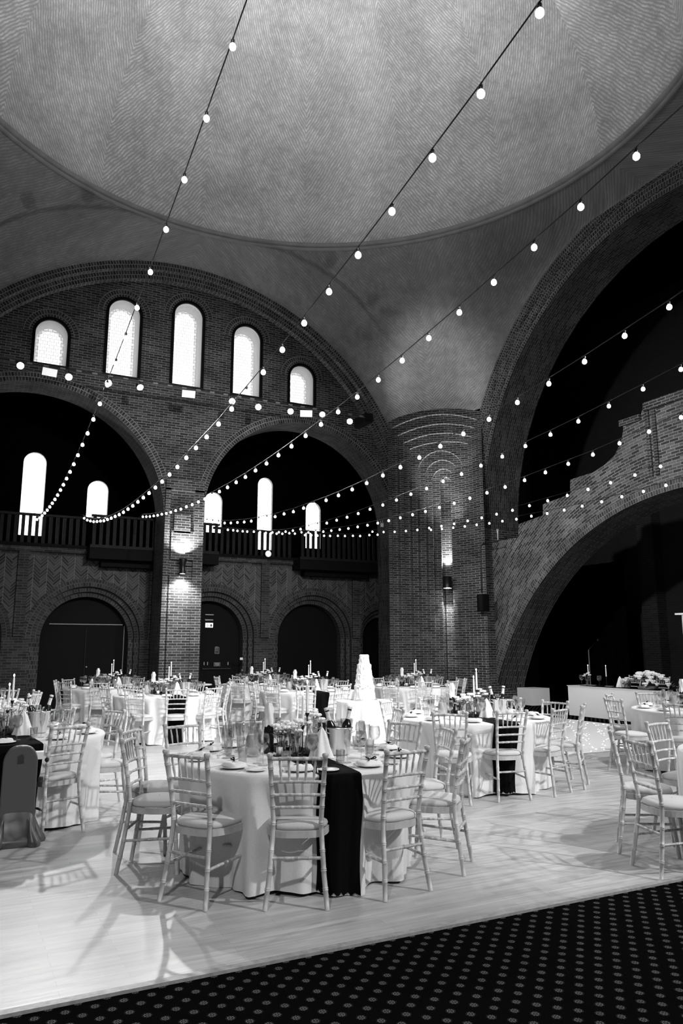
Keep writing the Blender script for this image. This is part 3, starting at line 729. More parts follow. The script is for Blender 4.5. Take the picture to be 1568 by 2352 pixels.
# plain walls closing the hall behind the camera and on the far left
wb = struct('wall_back'); mb = MB(); mb.add([(-6, -3, 0), (20, -3, 0), (20, -3, 13), (-6, -3, 13)], [(0, 1, 2, 3)], [[(0, 0), (26, 0), (26, 13), (0, 13)]]); mb.build('brick_face', BRICKD, wb)
ws = struct('wall_west'); mb = MB(); mb.add([(-6, -3, 0), (-6, 21, 0), (-6, 21, 13), (-6, -3, 13)], [(0, 1, 2, 3)], [[(0, 0), (24, 0), (24, 13), (0, 13)]]); mb.build('brick_face', BRICKD, ws)

# ------------------------------------------------------------------ light fittings
def oriented(o, d, up='Y'):
    o.rotation_euler = Vector(d).to_track_quat('-Z', up).to_euler()
bar = empty('lighting_bar', (0, 18.3, 8.17)); tag(bar, 'black steel lighting bar running across the wall under the five arched windows', 'lighting bar')
mb = MB(); mb.tube([(-3.2, 0, 0), (10.3, 0, -.04)], .03, 10); mb.tube([(-3.2, 0, .06), (10.3, 0, .02)], .008, 6); mb.build('pipe', 'black_metal', bar)
tm = MB().box((0, 0, 0), (.12, .012, .035)).mesh('tape_mark', 'mid_grey')
for i in range(36): o = bpy.data.objects.new('tape_mark', tm); COL.objects.link(o); o.parent = bar; o.location = (-3.0 + i * .37, -.034, 0 - (i * .37) * .003)
MB().box((10.2, .3, -.05), (.25, .7, .25)).build('end_bracket', 'black_metal', bar)
SPOTS = [(47, 840), (158, 866), (249, 880), (322, 890), (533, 922), (593, 935), (667, 945), (740, 952), (803, 968)]
spn = ['leftmost stage light on the bar, beside the first flood panel', 'second stage light from the left, right of the first flood panel', 'bright stage light crossed by the first festoon string', 'stage light below the gap between second and third windows', 'brightest glaring stage light under the fourth window', 'stage light right of the brightest one', 'stage light just left of the rightmost flood panel', 'small stage light just right of the rightmost flood panel', 'rightmost stage light at the end of the bar']
for k, (x, y) in enumerate(SPOTS):
    q = onB(x, y, 18.1); e = empty('stage_light', (q.x, q.y, q.z)); tag(e, spn[k], 'stage light')
    tgt = Vector((2, 4, 1.2)) if k not in (3, 7) else Vector((6, 9, 0)); d = (tgt - q).normalized()
    o = MB().lathe([(.001, .20), (.05, .20), (.075, .14), (.085, .02), (.088, .0)], 16).build('can', 'black_metal', e); oriented(o, d)
    s_ = MB().lathe([(.078, .003), (.055, -.006), (.001, -.010)], 16).build('lens', 'lens_glow' if k in (2, 4) else 'lamp_glow', e); oriented(s_, d)
    mb = MB(); mb.tube([(0, .08, .10), (0, .12, .2), (0, .2, 8.17 - q.z)], .008, 6); mb.tube([(-.09, .02, .05), (-.09, .10, .16), (.09, .10, .16), (.09, .02, .05)], .007, 6); mb.build('yoke', 'black_metal', e)
for k, (x, y, lb) in enumerate(((114, 855, 'flat white flood panel under the first window'), (433, 905, 'flat white flood panel under the third window'), (703, 950, 'flat white flood panel under the fifth window'))):
    q = onB(x, y, 18.1); e = empty('flood_panel', (q.x, q.y, q.z)); tag(e, lb, 'flood light')
    d = (Vector((3, 6, 2)) - q).normalized()
    o = MB().box((0, 0, .02), (.36, .20, .04)).build('housing', 'black_metal', e); oriented(o, d)
    o = MB().box((0, 0, -.004), (.33, .18, .01)).build('diffuser', 'flood_glow', e); oriented(o, d)
    MB().tube([(0, .04, .02), (0, .2, 8.17 - q.z)], .01, 6).build('bracket', 'black_metal', e)
# pillar up-and-down light
e = empty('wall_light', (5.135, B2 - .22, 3.64)); tag(e, 'black up and down wall light on the front of the brick pillar', 'wall light')
MB().lathe([(.001, .20), (.10, .20), (.105, .17), (.06, .02), (.06, -.05), (.085, -.17), (.09, -.20)], 20).build('body', 'black_metal', e)
MB().lathe([(.078, -.19), (.04, -.185), (.001, -.183)], 20).build('lamp_face', 'lamp_glow', e)
MB().box((0, .15, .02), (.06, .16, .12)).build('bracket', 'black_metal', e)
MB().tube([(.06, .16, .03), (.30, .19, .03), (.33, .19, -.2), (.33, .19, -3.5)], .012, 6).build('cable', 'black_metal', e)
spot((5.135, B2 - .30, 3.90), (5.135, B2 - .10, 5.6), 300, 125, .7, .03, 'wall_uplight')
spot((5.135, B2 - .33, 3.42), (5.135, B2 - .05, 1.4), 260, 120, .9, .03, 'wall_downlight')
# niche light
q = fP(.45)(1.65, 3.45); e = empty('niche_light', q, math.atan2(dd.y, dd.x)); tag(e, 'black up and down light standing in the tall stepped niche of the corner pier', 'wall light')
MB().lathe([(.001, .17), (.13, .17), (.13, -.10), (.14, -.17)], 20).build('body', 'black_metal', e)
MB().lathe([(.11, -.168), (.05, -.16), (.001, -.158)], 20).build('lamp_face', 'lamp_glow', e)
MB().tube([(-.06, -.1, -.15), (-.06, -.12, -.6), (-.05, -.12, -3.4)], .014, 6).build('cable', 'black_metal', e)
spot(fP(.74)(1.64, 3.64), fP(.93)(1.64, 6.2), 420, 60, .5, .02, 'niche_uplight')
spot(fP(-.02)(1.63, 3.0), fP(.22)(1.6, 8.2), 1700, 34, .6, .03, 'niche_uplight')  # second spot added before the niche to light its stepped arches
spot(fP(.66)(1.65, 3.22), fP(.93)(1.65, 1.2), 200, 70, .8, .03, 'niche_downlight')
# loudspeaker
q = onA(1109, 1385, 13.18); e = empty('loudspeaker', q, R(8)); tag(e, 'black loudspeaker box fixed to the pier left of the bridge arch', 'loudspeaker')
MB().box((0, 0, 0), (.20, .28, .48)).build('cabinet', 'black_paint', e)
MB().box((-.104, 0, 0), (.008, .25, .44)).build('grille', 'black_metal', e)
MB().box((.14, 0, .0), (.10, .08, .1)).build('bracket', 'black_metal', e)
q2 = onA(1106, 1345, 13.33); p_ = [onA(x, y, 13.34) for x, y in ((1109, 1362), (1107, 1255), (1110, 1249), (1141, 1243))]
MB().tube([v - q for v in p_], .014, 6).build('cable', 'black_metal', e); e.children[-1].rotation_euler = (0, 0, -R(8))
q = onB(616, 1272, GB - .12); e = tag(MB().lathe([(.001, -.02), (.09, -.02), (.095, 0), (.08, .03), (.001, .035)], 24, M=Matrix.Rotation(PI/2, 3, 'X')).build('round_disc', 'flood_glow'), 'round pale disc lamp below the gallery handrail right of the tall window', 'lamp'); e.location = q
q = onB(877, 1206, 19.31); e = empty('wireless_sensor', q); tag(e, 'small white wireless box with two aerials at the edge of the right gallery arch', 'sensor')
MB().box((0, 0, 0), (.08, .05, .11)).build('box', 'white_paint', e); MB().tube([(-.03, 0, .05), (-.06, 0, .13)], .006, 6).tube([(.02, 0, .05), (.02, 0, .15)], .006, 6).build('aerials', 'white_paint', e)
q = onA(1143, 1240, 13.8); q = Vector((q.x, q.y, 4.63)); e = tag(MB().tube([(0, 0, 0), (0, 0, .16), (0, -.03, .32)], .014, 6).tube([(0, 0, .16), (0, .035, .32)], .012, 6).build('forked_peg', 'white_paint'), 'white forked peg standing on the lowest step of the bridge wall', 'peg'); e.location = q

# ------------------------------------------------------------------ festoon strings
STRINGS = {
  1: (1.54, [(19.0, 4.57), (18.34, 4.51), (17.75, 4.47), (17.2, 4.44), (16.69, 4.42), (16.21, 4.41), (15.76, 4.41), (15.32, 4.41), (14.9, 4.42), (14.48, 4.44), (14.07, 4.46), (13.65, 4.49), (13.22, 4.52), (12.79, 4.56), (12.34, 4.61), (11.88, 4.67), (11.4, 4.73), (10.9, 4.81), (10.38, 4.89), (9.84, 4.99), (9.27, 5.09), (8.69, 5.21), (8.09, 5.34), (7.47, 5.48), (6.83, 5.63), (6.18, 5.78), (5.52, 5.95), (4.86, 6.11), (4.2, 6.28), (3.54, 6.45)]),
  2: (2.69, [(19.58, 4.78), (19.04, 4.65), (18.52, 4.55), (18.02, 4.46), (17.53, 4.39), (17.06, 4.33), (16.61, 4.27), (16.16, 4.23), (15.72, 4.19), (15.29, 4.16), (14.86, 4.13), (14.44, 4.11), (14.01, 4.1), (13.59, 4.09), (13.16, 4.09), (12.73, 4.09), (12.3, 4.09), (11.86, 4.1), (11.42, 4.11), (10.97, 4.13), (10.52, 4.15), (10.05, 4.18), (9.58, 4.21), (9.1, 4.24), (8.61, 4.28), (8.12, 4.33), (7.61, 4.38), (7.1, 4.44), (6.58, 4.5), (6.05, 4.57), (5.52, 4.65), (4.98, 4.73), (4.44, 4.82), (3.89, 4.92), (3.34, 5.02), (2.79, 5.14)]),
  3: (4.16, [(19.63, 4.94), (19.22, 4.88), (18.81, 4.82), (18.39, 4.77), (17.97, 4.72), (17.55, 4.68), (17.12, 4.63), (16.7, 4.59), (16.27, 4.56), (15.83, 4.52), (15.39, 4.5), (14.95, 4.47), (14.5, 4.45), (14.05, 4.43), (13.6, 4.42), (13.14, 4.41), (12.67, 4.4), (12.2, 4.4), (11.73, 4.4), (11.25, 4.41), (10.76, 4.42), (10.27, 4.44), (9.77, 4.46), (9.27, 4.49), (8.77, 4.52), (8.26, 4.55), (7.74, 4.59), (7.22, 4.64), (6.69, 4.69), (6.16, 4.75), (5.62, 4.81), (5.08, 4.88), (4.53, 4.95), (3.98, 5.02), (3.42, 5.11)]),
  4: (5.84, [(19.46, 4.92), (18.94, 4.82), (18.44, 4.73), (17.94, 4.65), (17.45, 4.58), (16.96, 4.52), (16.48, 4.46), (16.0, 4.41), (15.52, 4.37), (15.03, 4.33), (14.55, 4.29), (14.06, 4.27), (13.58, 4.24), (13.08, 4.23), (12.59, 4.22), (12.08, 4.21), (11.58, 4.21), (11.06, 4.22), (10.55, 4.23), (10.02, 4.25), (9.49, 4.27), (8.96, 4.3), (8.42, 4.34), (7.88, 4.38), (7.33, 4.43), (6.78, 4.49), (6.23, 4.55), (5.67, 4.62), (5.11, 4.7), (4.56, 4.78), (4.0, 4.87), (3.44, 4.95)]),
  5: (7.79, [(19.59, 4.77), (19.11, 4.71), (18.63, 4.66), (18.13, 4.62), (17.63, 4.59), (17.12, 4.56), (16.6, 4.54), (16.07, 4.52), (15.54, 4.51), (15.01, 4.5), (14.47, 4.5), (13.93, 4.51), (13.38, 4.51), (12.83, 4.52), (12.28, 4.54), (11.72, 4.55), (11.17, 4.58), (10.6, 4.6), (10.04, 4.63), (9.47, 4.66), (8.9, 4.7), (8.33, 4.74), (7.75, 4.79), (7.17, 4.85), (6.58, 4.91), (5.99, 4.98), (5.4, 5.06), (4.81, 5.13)]),
  6: (8.7, [(19.62, 4.84), (19.14, 4.77), (18.65, 4.71), (18.16, 4.66), (17.67, 4.62), (17.18, 4.58), (16.69, 4.54), (16.19, 4.51), (15.69, 4.48), (15.19, 4.46), (14.68, 4.44), (14.17, 4.43), (13.66, 4.42), (13.15, 4.41), (12.63, 4.41), (12.11, 4.41), (11.59, 4.42), (11.06, 4.43), (10.53, 4.44), (10.0, 4.46), (9.47, 4.49), (8.93, 4.52), (8.39, 4.55), (7.85, 4.6), (7.3, 4.64), (6.75, 4.7), (6.21, 4.76), (5.66, 4.81)]),
  7: (11.05, [(19.62, 5.02), (18.95, 4.92), (18.32, 4.84), (17.71, 4.78), (17.12, 4.73), (16.54, 4.7), (15.97, 4.67), (15.41, 4.65), (14.84, 4.64), (14.28, 4.63), (13.72, 4.63), (13.15, 4.63), (12.58, 4.64), (12.0, 4.65), (11.42, 4.66), (10.84, 4.68), (10.25, 4.7), (9.66, 4.73), (9.08, 4.77), (8.49, 4.81), (7.91, 4.85)]),
  8: (12.0, [(20.33, 5.12), (19.66, 5.06), (19.03, 5.0), (18.44, 4.95), (17.87, 4.9), (17.32, 4.85), (16.78, 4.81), (16.25, 4.77), (15.73, 4.74), (15.2, 4.7), (14.68, 4.68), (14.15, 4.65), (13.61, 4.64), (13.07, 4.62), (12.52, 4.61), (11.97, 4.61), (11.41, 4.61), (10.86, 4.62), (10.31, 4.63), (9.77, 4.65), (9.23, 4.67), (8.68, 4.68)]),
}
GARLAND = [(6.33, 4.68), (6.48, 4.68), (6.6, 4.67), (6.75, 4.67), (6.88, 4.67), (7.07, 4.68), (7.25, 4.68), (7.42, 4.67), (7.57, 4.67), (7.74, 4.67), (7.91, 4.68), (8.12, 4.71), (8.29, 4.71), (8.6, 4.69), (8.8, 4.7), (8.99, 4.7), (9.2, 4.71), (9.39, 4.72), (9.64, 4.74), (9.87, 4.75), (10.13, 4.77), (10.37, 4.78), (10.68, 4.83), (10.96, 4.86), (11.29, 4.91), (11.64, 4.96)]

snames = {1: 'festoon string nearest the left wall, hanging down the left of the dome', 2: 'second festoon string from the left, crossing the brightest stage light', 3: 'third festoon string, dipping across the brick pillar', 4: 'fourth festoon string, ending just right of the pillar', 5: 'fifth festoon string, crossing the top crescents of the stepped niche', 6: 'sixth festoon string, crossing the middle of the niche arches', 7: 'seventh festoon string, crossing the face of the bridge arch', 8: 'lowest festoon string at right, following the bridge arch edge', 9: 'closely spaced festoon string along the gallery railing of the right arch'}
bulb_m = MB().lathe([(.001, -.029), (.016, -.025), (.025, -.013), (.0265, 0), (.023, .014), (.014, .025), (.011, .03)], 12).mesh('bulb', 'bulb_glow')
sock_m = MB().lathe([(.012, .026), (.015, .034), (.014, .060), (.006, .066)], 8).mesh('socket', 'black_metal')
def festoon(k, pts, anchors):
    e = empty('festoon_string', pts[0]); o0 = Vector(pts[0]); tag(e, snames[k], 'string lights')
    path = [Vector(p) + Vector((0, 0, .07)) for p in pts]
    if anchors[0]: path = [Vector(anchors[0])] + path
    if anchors[1]: path = path + [Vector(anchors[1])]
    MB().tube([p - o0 for p in path], .0055, 5).build('cable', 'black_metal', e)
    for p in pts:
        b = bpy.data.objects.new('bulb', bulb_m); COL.objects.link(b); b.parent = e; b.location = Vector(p) - o0
        s_ = bpy.data.objects.new('socket', sock_m); COL.objects.link(s_); s_.parent = b
for k, (a_, pz_) in STRINGS.items():
    pts = [(a_, p[0], p[1]) for p in pz_]
    if k == 8: pts = [p for p in pts if p[1] < 18.1]
    far = (a_, 20.35, 5.0) if k < 8 else (a_, 18.36, 5.0)
    lz = pts[-1][2]
    festoon(k, pts, (far, (a_, min(2.4, pts[-1][1] - .8), lz + (pts[-1][1] - 2.4) * .2)))
festoon(9, [(a_, 19.15, z) for a_, z in GARLAND if a_ < 11.25], ((6.15, 19.2, 4.85), (11.38, 18.98, 5.0)))

# ------------------------------------------------------------------ chiavari chair
def bamboo(p0, p1, r_, nodes, n=8):
    p0, p1 = Vector(p0), Vector(p1); ts = [(0, r_), (1, r_)]
    for t in nodes:
        for dt, k in ((-.022, 1), (-.018, 1.18), (-.008, 1.18), (-.004, .95), (.004, .95), (.008, 1.18), (.018, 1.18), (.022, 1)): ts.append((t + dt, r_ * k))
    ts = sorted(x for x in ts if -1e-6 <= x[0] <= 1 + 1e-6)
    return [p0.lerp(p1, t) for t, _ in ts], [x for _, x in ts]
def poly_bamboo(mb, pts, r_, nodes, n=8):
    pts = [Vector(p) for p in pts]; ls = [0]
    for i in range(1, len(pts)): ls.append(ls[-1] + (pts[i] - pts[i-1]).length)
    T = ls[-1]
    def at(t):
        s_ = t * T
        for i in range(1, len(pts)):
            if s_ <= ls[i] + 1e-9: return pts[i-1].lerp(pts[i], (s_ - ls[i-1]) / (ls[i] - ls[i-1]))
        return pts[-1]
    ts = [(i / 14, r_) for i in range(15)]
    for t in nodes:
        d = .010 / T
        for dt, k in ((-1.0 * d, 1), (-.8 * d, 1.16), (-.25 * d, 1.16), (0, .92), (.25 * d, 1.16), (.8 * d, 1.16), (1.0 * d, 1)): ts.append((t + dt, r_ * k))
    ts = sorted(x for x in ts if 0 <= x[0] <= 1)
    mb.tube([at(t) for t, _ in ts], [k for _, k in ts], n)
def make_chair():
    e = empty('chiavari_chair')
    def X(t): # half-width and y of the rear post against height
        pass
    posts = []
    for s_ in (-1, 1):
        pts = [(s_ * .19, -.045, 0), (s_ * .168, -.012, .2), (s_ * .152, .02, .43), (s_ * .150, .018, .52), (s_ * .160, -.012, .70), (s_ * .174, -.055, .895)]
        mb = MB(); poly_bamboo(mb, pts, .0155, (.13, .25, .37, .545, .66, .74, .82, .93)); mb.lathe([(.011, .89), (.018, .900), (.021, .910), (.019, .920), (.010, .925), (.001, .926)], 8, c=(s_ * .174, -.055, 0)); mb.build('back_post', LIME, e)
        mb = MB(); poly_bamboo(mb, [(s_ * .185, .385, 0), (s_ * .172, .365, .22), (s_ * .165, .35, .43)], .0155, (.3, .52, .75)); mb.build('front_leg', LIME, e)
        mb = MB(); poly_bamboo(mb, [(s_ * .165, -.005, .22), (s_ * .172, .365, .24)], .010, (.3, .5, .7), 6); mb.build('side_stretcher', LIME, e)
    def px(z): return .150 + (z - .52) * .065
    def py(z): return .018 - (z - .52) * .19 if z > .55 else .0
    for z, nm, rr_ in ((.888, 'top_rail', .0115), (.745, 'back_rail', .010), (.665, 'back_rail', .010), (.588, 'back_rail', .010)):
        mb = MB(); poly_bamboo(mb, [(-px(z), py(z), z), (0, py(z) - .012, z + .003), (px(z), py(z), z)], rr_, (.2, .37, .63, .8), 7); mb.build(nm, LIME, e)
    for i in range(5):
        t = (i - 2) / 2.0; xa, xb = t * .112, t * .100
        mb = MB(); mb.tube([(xb, py(.745) - .010, .748), (xb + (xa - xb) * .3, py(.79) - .010, .79), (xb + (xa - xb) * .5, py(.82) - .010, .818), ((xa + xb) / 2, py(.824) - .01, .824), (xa, py(.86) - .01, .86), (xa, py(.885) - .010, .885)], [.0045, .008, .0095, .0075, .0075, .006], 6); mb.build('spindle', LIME, e)
    mb = MB(); poly_bamboo(mb, [(-.163, -.004, .29), (.163, -.004, .29)], .0105, (.3, .5, .7), 6); mb.build('rear_stretcher', LIME, e)
    mb = MB(); poly_bamboo(mb, [(-.17, .365, .27), (.17, .365, .27)], .0105, (.3, .5, .7), 6); mb.build('front_stretcher', LIME, e)
    out = []
    for i in range(36):
        t = 2 * PI * i / 36; c_, s2 = math.cos(t), math.sin(t)
        ex = .55; x = .205 * math.copysign(abs(c_) ** ex, c_); y = .195 + .195 * math.copysign(abs(s2) ** (ex + .15), s2)
        if y < .2: x *= .88 + .12 * (y / .2)
        out.append((x, y))
    mb = MB(); mb.grid([[(x, y, .405) for x, y in out], [(x, y, .447) for x, y in out], [(x * .93, .195 + (y - .195) * .93, .447) for x, y in out]], closev=True, smooth=False); mb.build('seat_frame', 'limewashed_band', e)
    pr_ = [(.90, .447), (.955, .455), (.965, .468), (.93, .482), (.80, .492), (.45, .499), (.02, .502)]
    mb = MB(); mb.grid([[(x * k, .195 + (y - .195) * k, z) for x, y in out] for k, z in pr_], closev=True); mb.build('cushion', CUSH, e)
    return e
CHAIR = make_chair(); first_chair = [True]
ORD = ['nearest', 'first', 'second', 'third', 'fourth', 'fifth', 'sixth', 'seventh', 'eighth', 'ninth', 'tenth', 'eleventh']
def chair(x, y, face, label, grp):
    """x,y: foot of the backrest; face: heading in degrees"""
    if first_chair[0]: c = CHAIR; first_chair[0] = False
    else: c = copy_tree(CHAIR)
    c.location = (x, y, 0); c.rotation_euler = (0, 0, R(face - 90) + R(random.uniform(-2, 2)))
    tag(c, label, 'chair', grp); return c

# ------------------------------------------------------------------ tablecloths
def cloth_fn(r0, dents, seed, hem=.015, h=.762, amp=.060, nf=14, pull=.11):
    rnd = random.Random(seed); ph = [rnd.random() * 6.28 for _ in range(6)]
    def fn(t, s_):
        z = h - .012 - (h - .012 - hem) * s_
        f_ = .5 * math.sin(nf * t + ph[0] + .5 * math.sin(2 * t + ph[4])) + .3 * math.sin((nf + 6) * t + ph[1] + math.sin(3 * t + ph[5])) + .25 * math.sin((2 * nf + 3) * t + ph[2])
        d = 0
        for a_ in dents:
            q = abs((t - a_ + PI) % (2 * PI) - PI); d = max(d, math.exp(-(q / .24) ** 2))
        env = min(1, s_ * 5); r_ = r0 + .004 + amp * f_ * env * (.45 + .75 * s_) - d * pull * min(1, s_ * 2.2) - .02 * s_
        return r_, z + (hem * .9) * math.sin(5 * t + ph[3]) * s_ * s_
    return fn
def cloth_mesh(r0, dents, seed, hem=.015, h=.762, amp=.060, nf=14, pull=.11):
    n = 180; fn = cloth_fn(r0, dents, seed, hem, h, amp, nf, pull)
    P = [[(rr_ * math.cos(2 * PI * k / n), rr_ * math.sin(2 * PI * k / n), h) for k in range(n)] for rr_ in (.001, r0 * .6, r0 * .93)]
    P.append([((r0 - .008) * math.cos(2 * PI * k / n), (r0 - .008) * math.sin(2 * PI * k / n), h - .002) for k in range(n)])
    m = 18
    for j in range(m):
        row = []
        for k in range(n):
            t = 2 * PI * k / n; r_, z = fn(t, (j + .2) / (m - .8)); row.append((r_ * math.cos(t), r_ * math.sin(t), z))
        P.append(row)
    return MB().grid(P, closev=True)
def runner_mesh(r0, ang, wd, fn, h=.766):
    """black runner across the cloth in direction ang, hanging at both ends"""
    mb = MB(); P = []; m = 16
    ws = [(k / 16 - .5) * wd for k in range(17)]
    def side(a_):
        rows = []
        for j in range(m):
            s_ = .985 * (1 - j / (m - 1)); row = []
            for k, w_ in enumerate(ws):
                t = a_ + w_ / r0 * (1 + .06 * math.sin(6 * s_)); r_, z = fn(t, s_); r_ += .013 + .004 * math.sin(k * 1.9)
                if j == 0: z += .012 * math.sin(k * 2.3)
                row.append((r_ * math.cos(t), r_ * math.sin(t), z + (.006 if j == m - 1 else 0)))
            rows.append(row)
        return rows
    A = side(ang); B = [r_[::-1] for r_ in side(ang + PI)[::-1]]
    ca, sa = math.cos(ang), math.sin(ang)
    mid = []
    for d in (.93, .8, .4, 0, -.4, -.8, -.93):
        row = []
        for w_ in ws:
            if abs(d) == .93: t = ang + w_ / r0 if d > 0 else ang + PI - w_ / r0; row.append((r0 * .985 * math.cos(t), r0 * .985 * math.sin(t), h))
            else: row.append((ca * d * r0 - sa * w_, sa * d * r0 + ca * w_, h + .0005))
        mid.append(row)
    mb.grid(A + mid + B); return mb
# hidden table under every cloth
def make_table():
    e = empty('round_table'); MB().lathe([(.001, .735), (.90, .735), (.905, .745), (.90, .757), (.001, .757)], 48).build('tabletop', 'mid_grey', e)
    for k in range(4):
        t = PI / 4 + k * PI / 2; MB().tube([(.42 * math.cos(t), .42 * math.sin(t), 0), (.38 * math.cos(t), .38 * math.sin(t), .735)], .014, 8).build('leg', 'black_metal', e)
    return e
TABLE = make_table(); first_table = [True]

# ------------------------------------------------------------------ tableware prototypes (shared meshes)
def cone_napkin():
    mb = MB(); P = []
    for j, (r_, z) in enumerate([(.085, 0), (.07, .05), (.05, .11), (.03, .17), (.006, .215)]):
        P.append([(r_ * (1 + .22 * math.sin(5 * 2 * PI * k / 30 + j * .4)) * math.cos(2 * PI * k / 30), r_ * (1 + .22 * math.sin(5 * 2 * PI * k / 30 + j * .4)) * math.sin(2 * PI * k / 30), z) for k in range(30)])
    return mb.grid(P, closev=True)
def fold_napkin():
    P = []
    for j, (k, z) in enumerate([(.0, .004), (.96, .004), (1.0, .012), (.98, .022), (.9, .030), (.5, .036), (.01, .038)]):
        row = []
        for i in range(28):
            t = 2 * PI * i / 28; c_, s2 = math.cos(t), math.sin(t); x = .085 * math.copysign(abs(c_) ** .4, c_); y = .058 * math.copysign(abs(s2) ** .4, s2)
            row.append((x * k, y * k, z + .004 * math.sin(3 * t) * (z > .01)))
        P.append(row)
    return MB().grid(P, closev=True)
def glass_mesh(kind):
    if kind == 'wine': pr_ = [(.001, .0), (.036, .001), (.034, .004), (.006, .008), (.0045, .02), (.0045, .095), (.012, .105), (.034, .125), (.043, .155), (.041, .185), (.034, .215), (.033, .215), (.040, .185), (.0415, .155), (.032, .127), (.001, .108)]
    elif kind == 'flute': pr_ = [(.001, 0), (.032, .001), (.030, .004), (.005, .008), (.004, .02), (.004, .09), (.012, .105), (.024, .14), (.027, .19), (.024, .235), (.023, .235), (.0255, .19), (.022, .14), (.001, .105)]
    elif kind == 'tumbler': pr_ = [(.001, .002), (.026, .002), (.03, .01), (.034, .10), (.0325, .10), (.028, .012), (.001, .01)]
    elif kind == 'balloon': pr_ = [(.001, 0), (.045, .001), (.042, .004), (.006, .01), (.005, .05), (.03, .07), (.085, .12), (.105, .18), (.09, .245), (.06, .28), (.058, .28), (.088, .243), (.103, .18), (.083, .122), (.001, .07)]
    return MB().lathe(pr_, 14)
def jug_mesh(): return MB().lathe([(.001, 0), (.045, 0), (.058, .02), (.064, .07), (.056, .13), (.040, .17), (.037, .19), (.046, .215), (.044, .215), (.035, .19), (.038, .17), (.054, .13), (.062, .07), (.055, .022), (.001, .01)], 20)
def juice_mesh(): return MB().lathe([(.001, .012), (.052, .022), (.060, .07), (.052, .13), (.040, .16), (.001, .16)], 20)
def bottle_mesh(): return MB().lathe([(.001, 0), (.038, 0), (.041, .01), (.041, .16), (.034, .20), (.016, .235), (.0145, .30), (.017, .302), (.017, .32), (.001, .32)], 16)
def foil_mesh(): return MB().lathe([(.018, .235), (.0158, .26), (.0160, .31), (.019, .315), (.019, .33), (.001, .333)], 14)
def bucket_mesh(): return MB().lathe([(.001, .002), (.072, .002), (.076, .012), (.098, .19), (.104, .194), (.104, .202), (.098, .204), (.094, .2), (.074, .02), (.001, .015)], 28)
def candleholder_mesh(h): return MB().lathe([(.001, 0), (.045, 0), (.045, .006), (.008, .012), (.005, .03), (.005, h - .035), (.009, h - .03), (.018, h - .005), (.019, h), (.012, h), (.001, h - .02)], 12)
def taper_mesh(h): return MB().lathe([(.011, 0), (.011, h * .3), (.009, h * .9), (.004, h), (.001, h)], 10)
def vase_mesh(): return MB().lathe([(.001, .0), (.028, .0), (.034, .02), (.034, .06), (.018, .09), (.014, .12), (.019, .14), (.018, .14), (.012, .12), (.016, .09), (.032, .06), (.032, .02), (.001, .008)], 14)
def blossom(mb, c, r_, rnd):
    for k in range(3):
        rr_ = r_ * (1 - .25 * k); n = 5 + k
        for i in range(n):
            t = 2 * PI * i / n + k; tilt = .55 + .3 * k
            d = Vector((math.cos(t) * math.cos(tilt), math.sin(t) * math.cos(tilt), math.sin(tilt)))
            q = Vector(c) + d * rr_ * .55; mb.sphere(q, rr_ * .48, 7, 5, .6)
def flowers_mesh(seed, n=5, h=.2, spread=.09, r_=.044):
    rnd = random.Random(seed); f_, s_, l = MB(), MB(), MB()
    for i in range(n):
        t = rnd.random() * 6.28; d = rnd.random() ** .5 * spread; p = Vector((d * math.cos(t), d * math.sin(t), h + rnd.uniform(-.04, .05)))
        blossom(f_, p, r_ * rnd.uniform(.7, 1.15), rnd); s_.tube([(p.x * .1, p.y * .1, .03), (p.x * .4, p.y * .4, p.z * .6), p], .0022, 5)
        for k in range(3):
            a_ = rnd.random() * 6.28; z = rnd.uniform(.1, h); b = Vector((p.x * z / h, p.y * z / h, z)); tip = b + Vector((math.cos(a_), math.sin(a_), .6)) * .05; sd = Vector((-math.sin(a_), math.cos(a_), 0)) * .010
            l.add([b, (b + tip) / 2 + sd, tip, (b + tip) / 2 - sd], [(0, 1, 2, 3)])
    s_.add(l.v, l.f); return f_, s_
def cutlery_mesh(kind):
    mb = MB(); mb.box((0, -.03, .003), (.007, .11, .003))
    if kind == 'fork':
        mb.box((0, .035, .004), (.016, .03, .002)); [mb.box((x, .065, .004), (.003, .04, .002)) for x in (-.0065, -.002, .0025, .007)]
    elif kind == 'knife': mb.prism([(-.004, .02), (.008, .025), (.009, .10), (.002, .12), (-.004, .1)], .002, .004, lambda a_, b_, z: Vector((a_, b_, z)))
    else: mb.lathe([(.001, .002), (.014, .002), (.018, .006), (.001, .004)], 14, c=(0, .05, 0))
    return mb
def bow_mesh():
    mb = MB()
    for s_ in (-1, 1):
        P = []
        for i in range(9):
            t = i / 8 * PI; x = s_ * (.008 + .034 * math.sin(t / 1.0) * (1 if True else 0)); y = .016 * math.cos(t)
            P.append([(s_ * .008 + s_ * .032 * math.sin(t), y * math.sin(t) * 1.3, .004 + .02 * math.sin(t) * (1 - i / 8) + .002), (s_ * .008 + s_ * .032 * math.sin(t), y * math.sin(t) * 1.3 + .012, .012 + .02 * math.sin(t) * (1 - i / 8))])
        mb.grid(P); mb.add([(0, 0, .004), (s_ * .03, -.035, .003), (s_ * .042, -.03, .003), (s_ * .008, .004, .006)], [(0, 1, 2, 3)])
    mb.sphere((0, 0, .008), .008, 8, 5); return mb
plate_mb = MB().lathe([(.001, .003), (.055, .003), (.065, .004), (.098, .014), (.10, .014), (.099, .017), (.066, .008), (.001, .006)], 28)
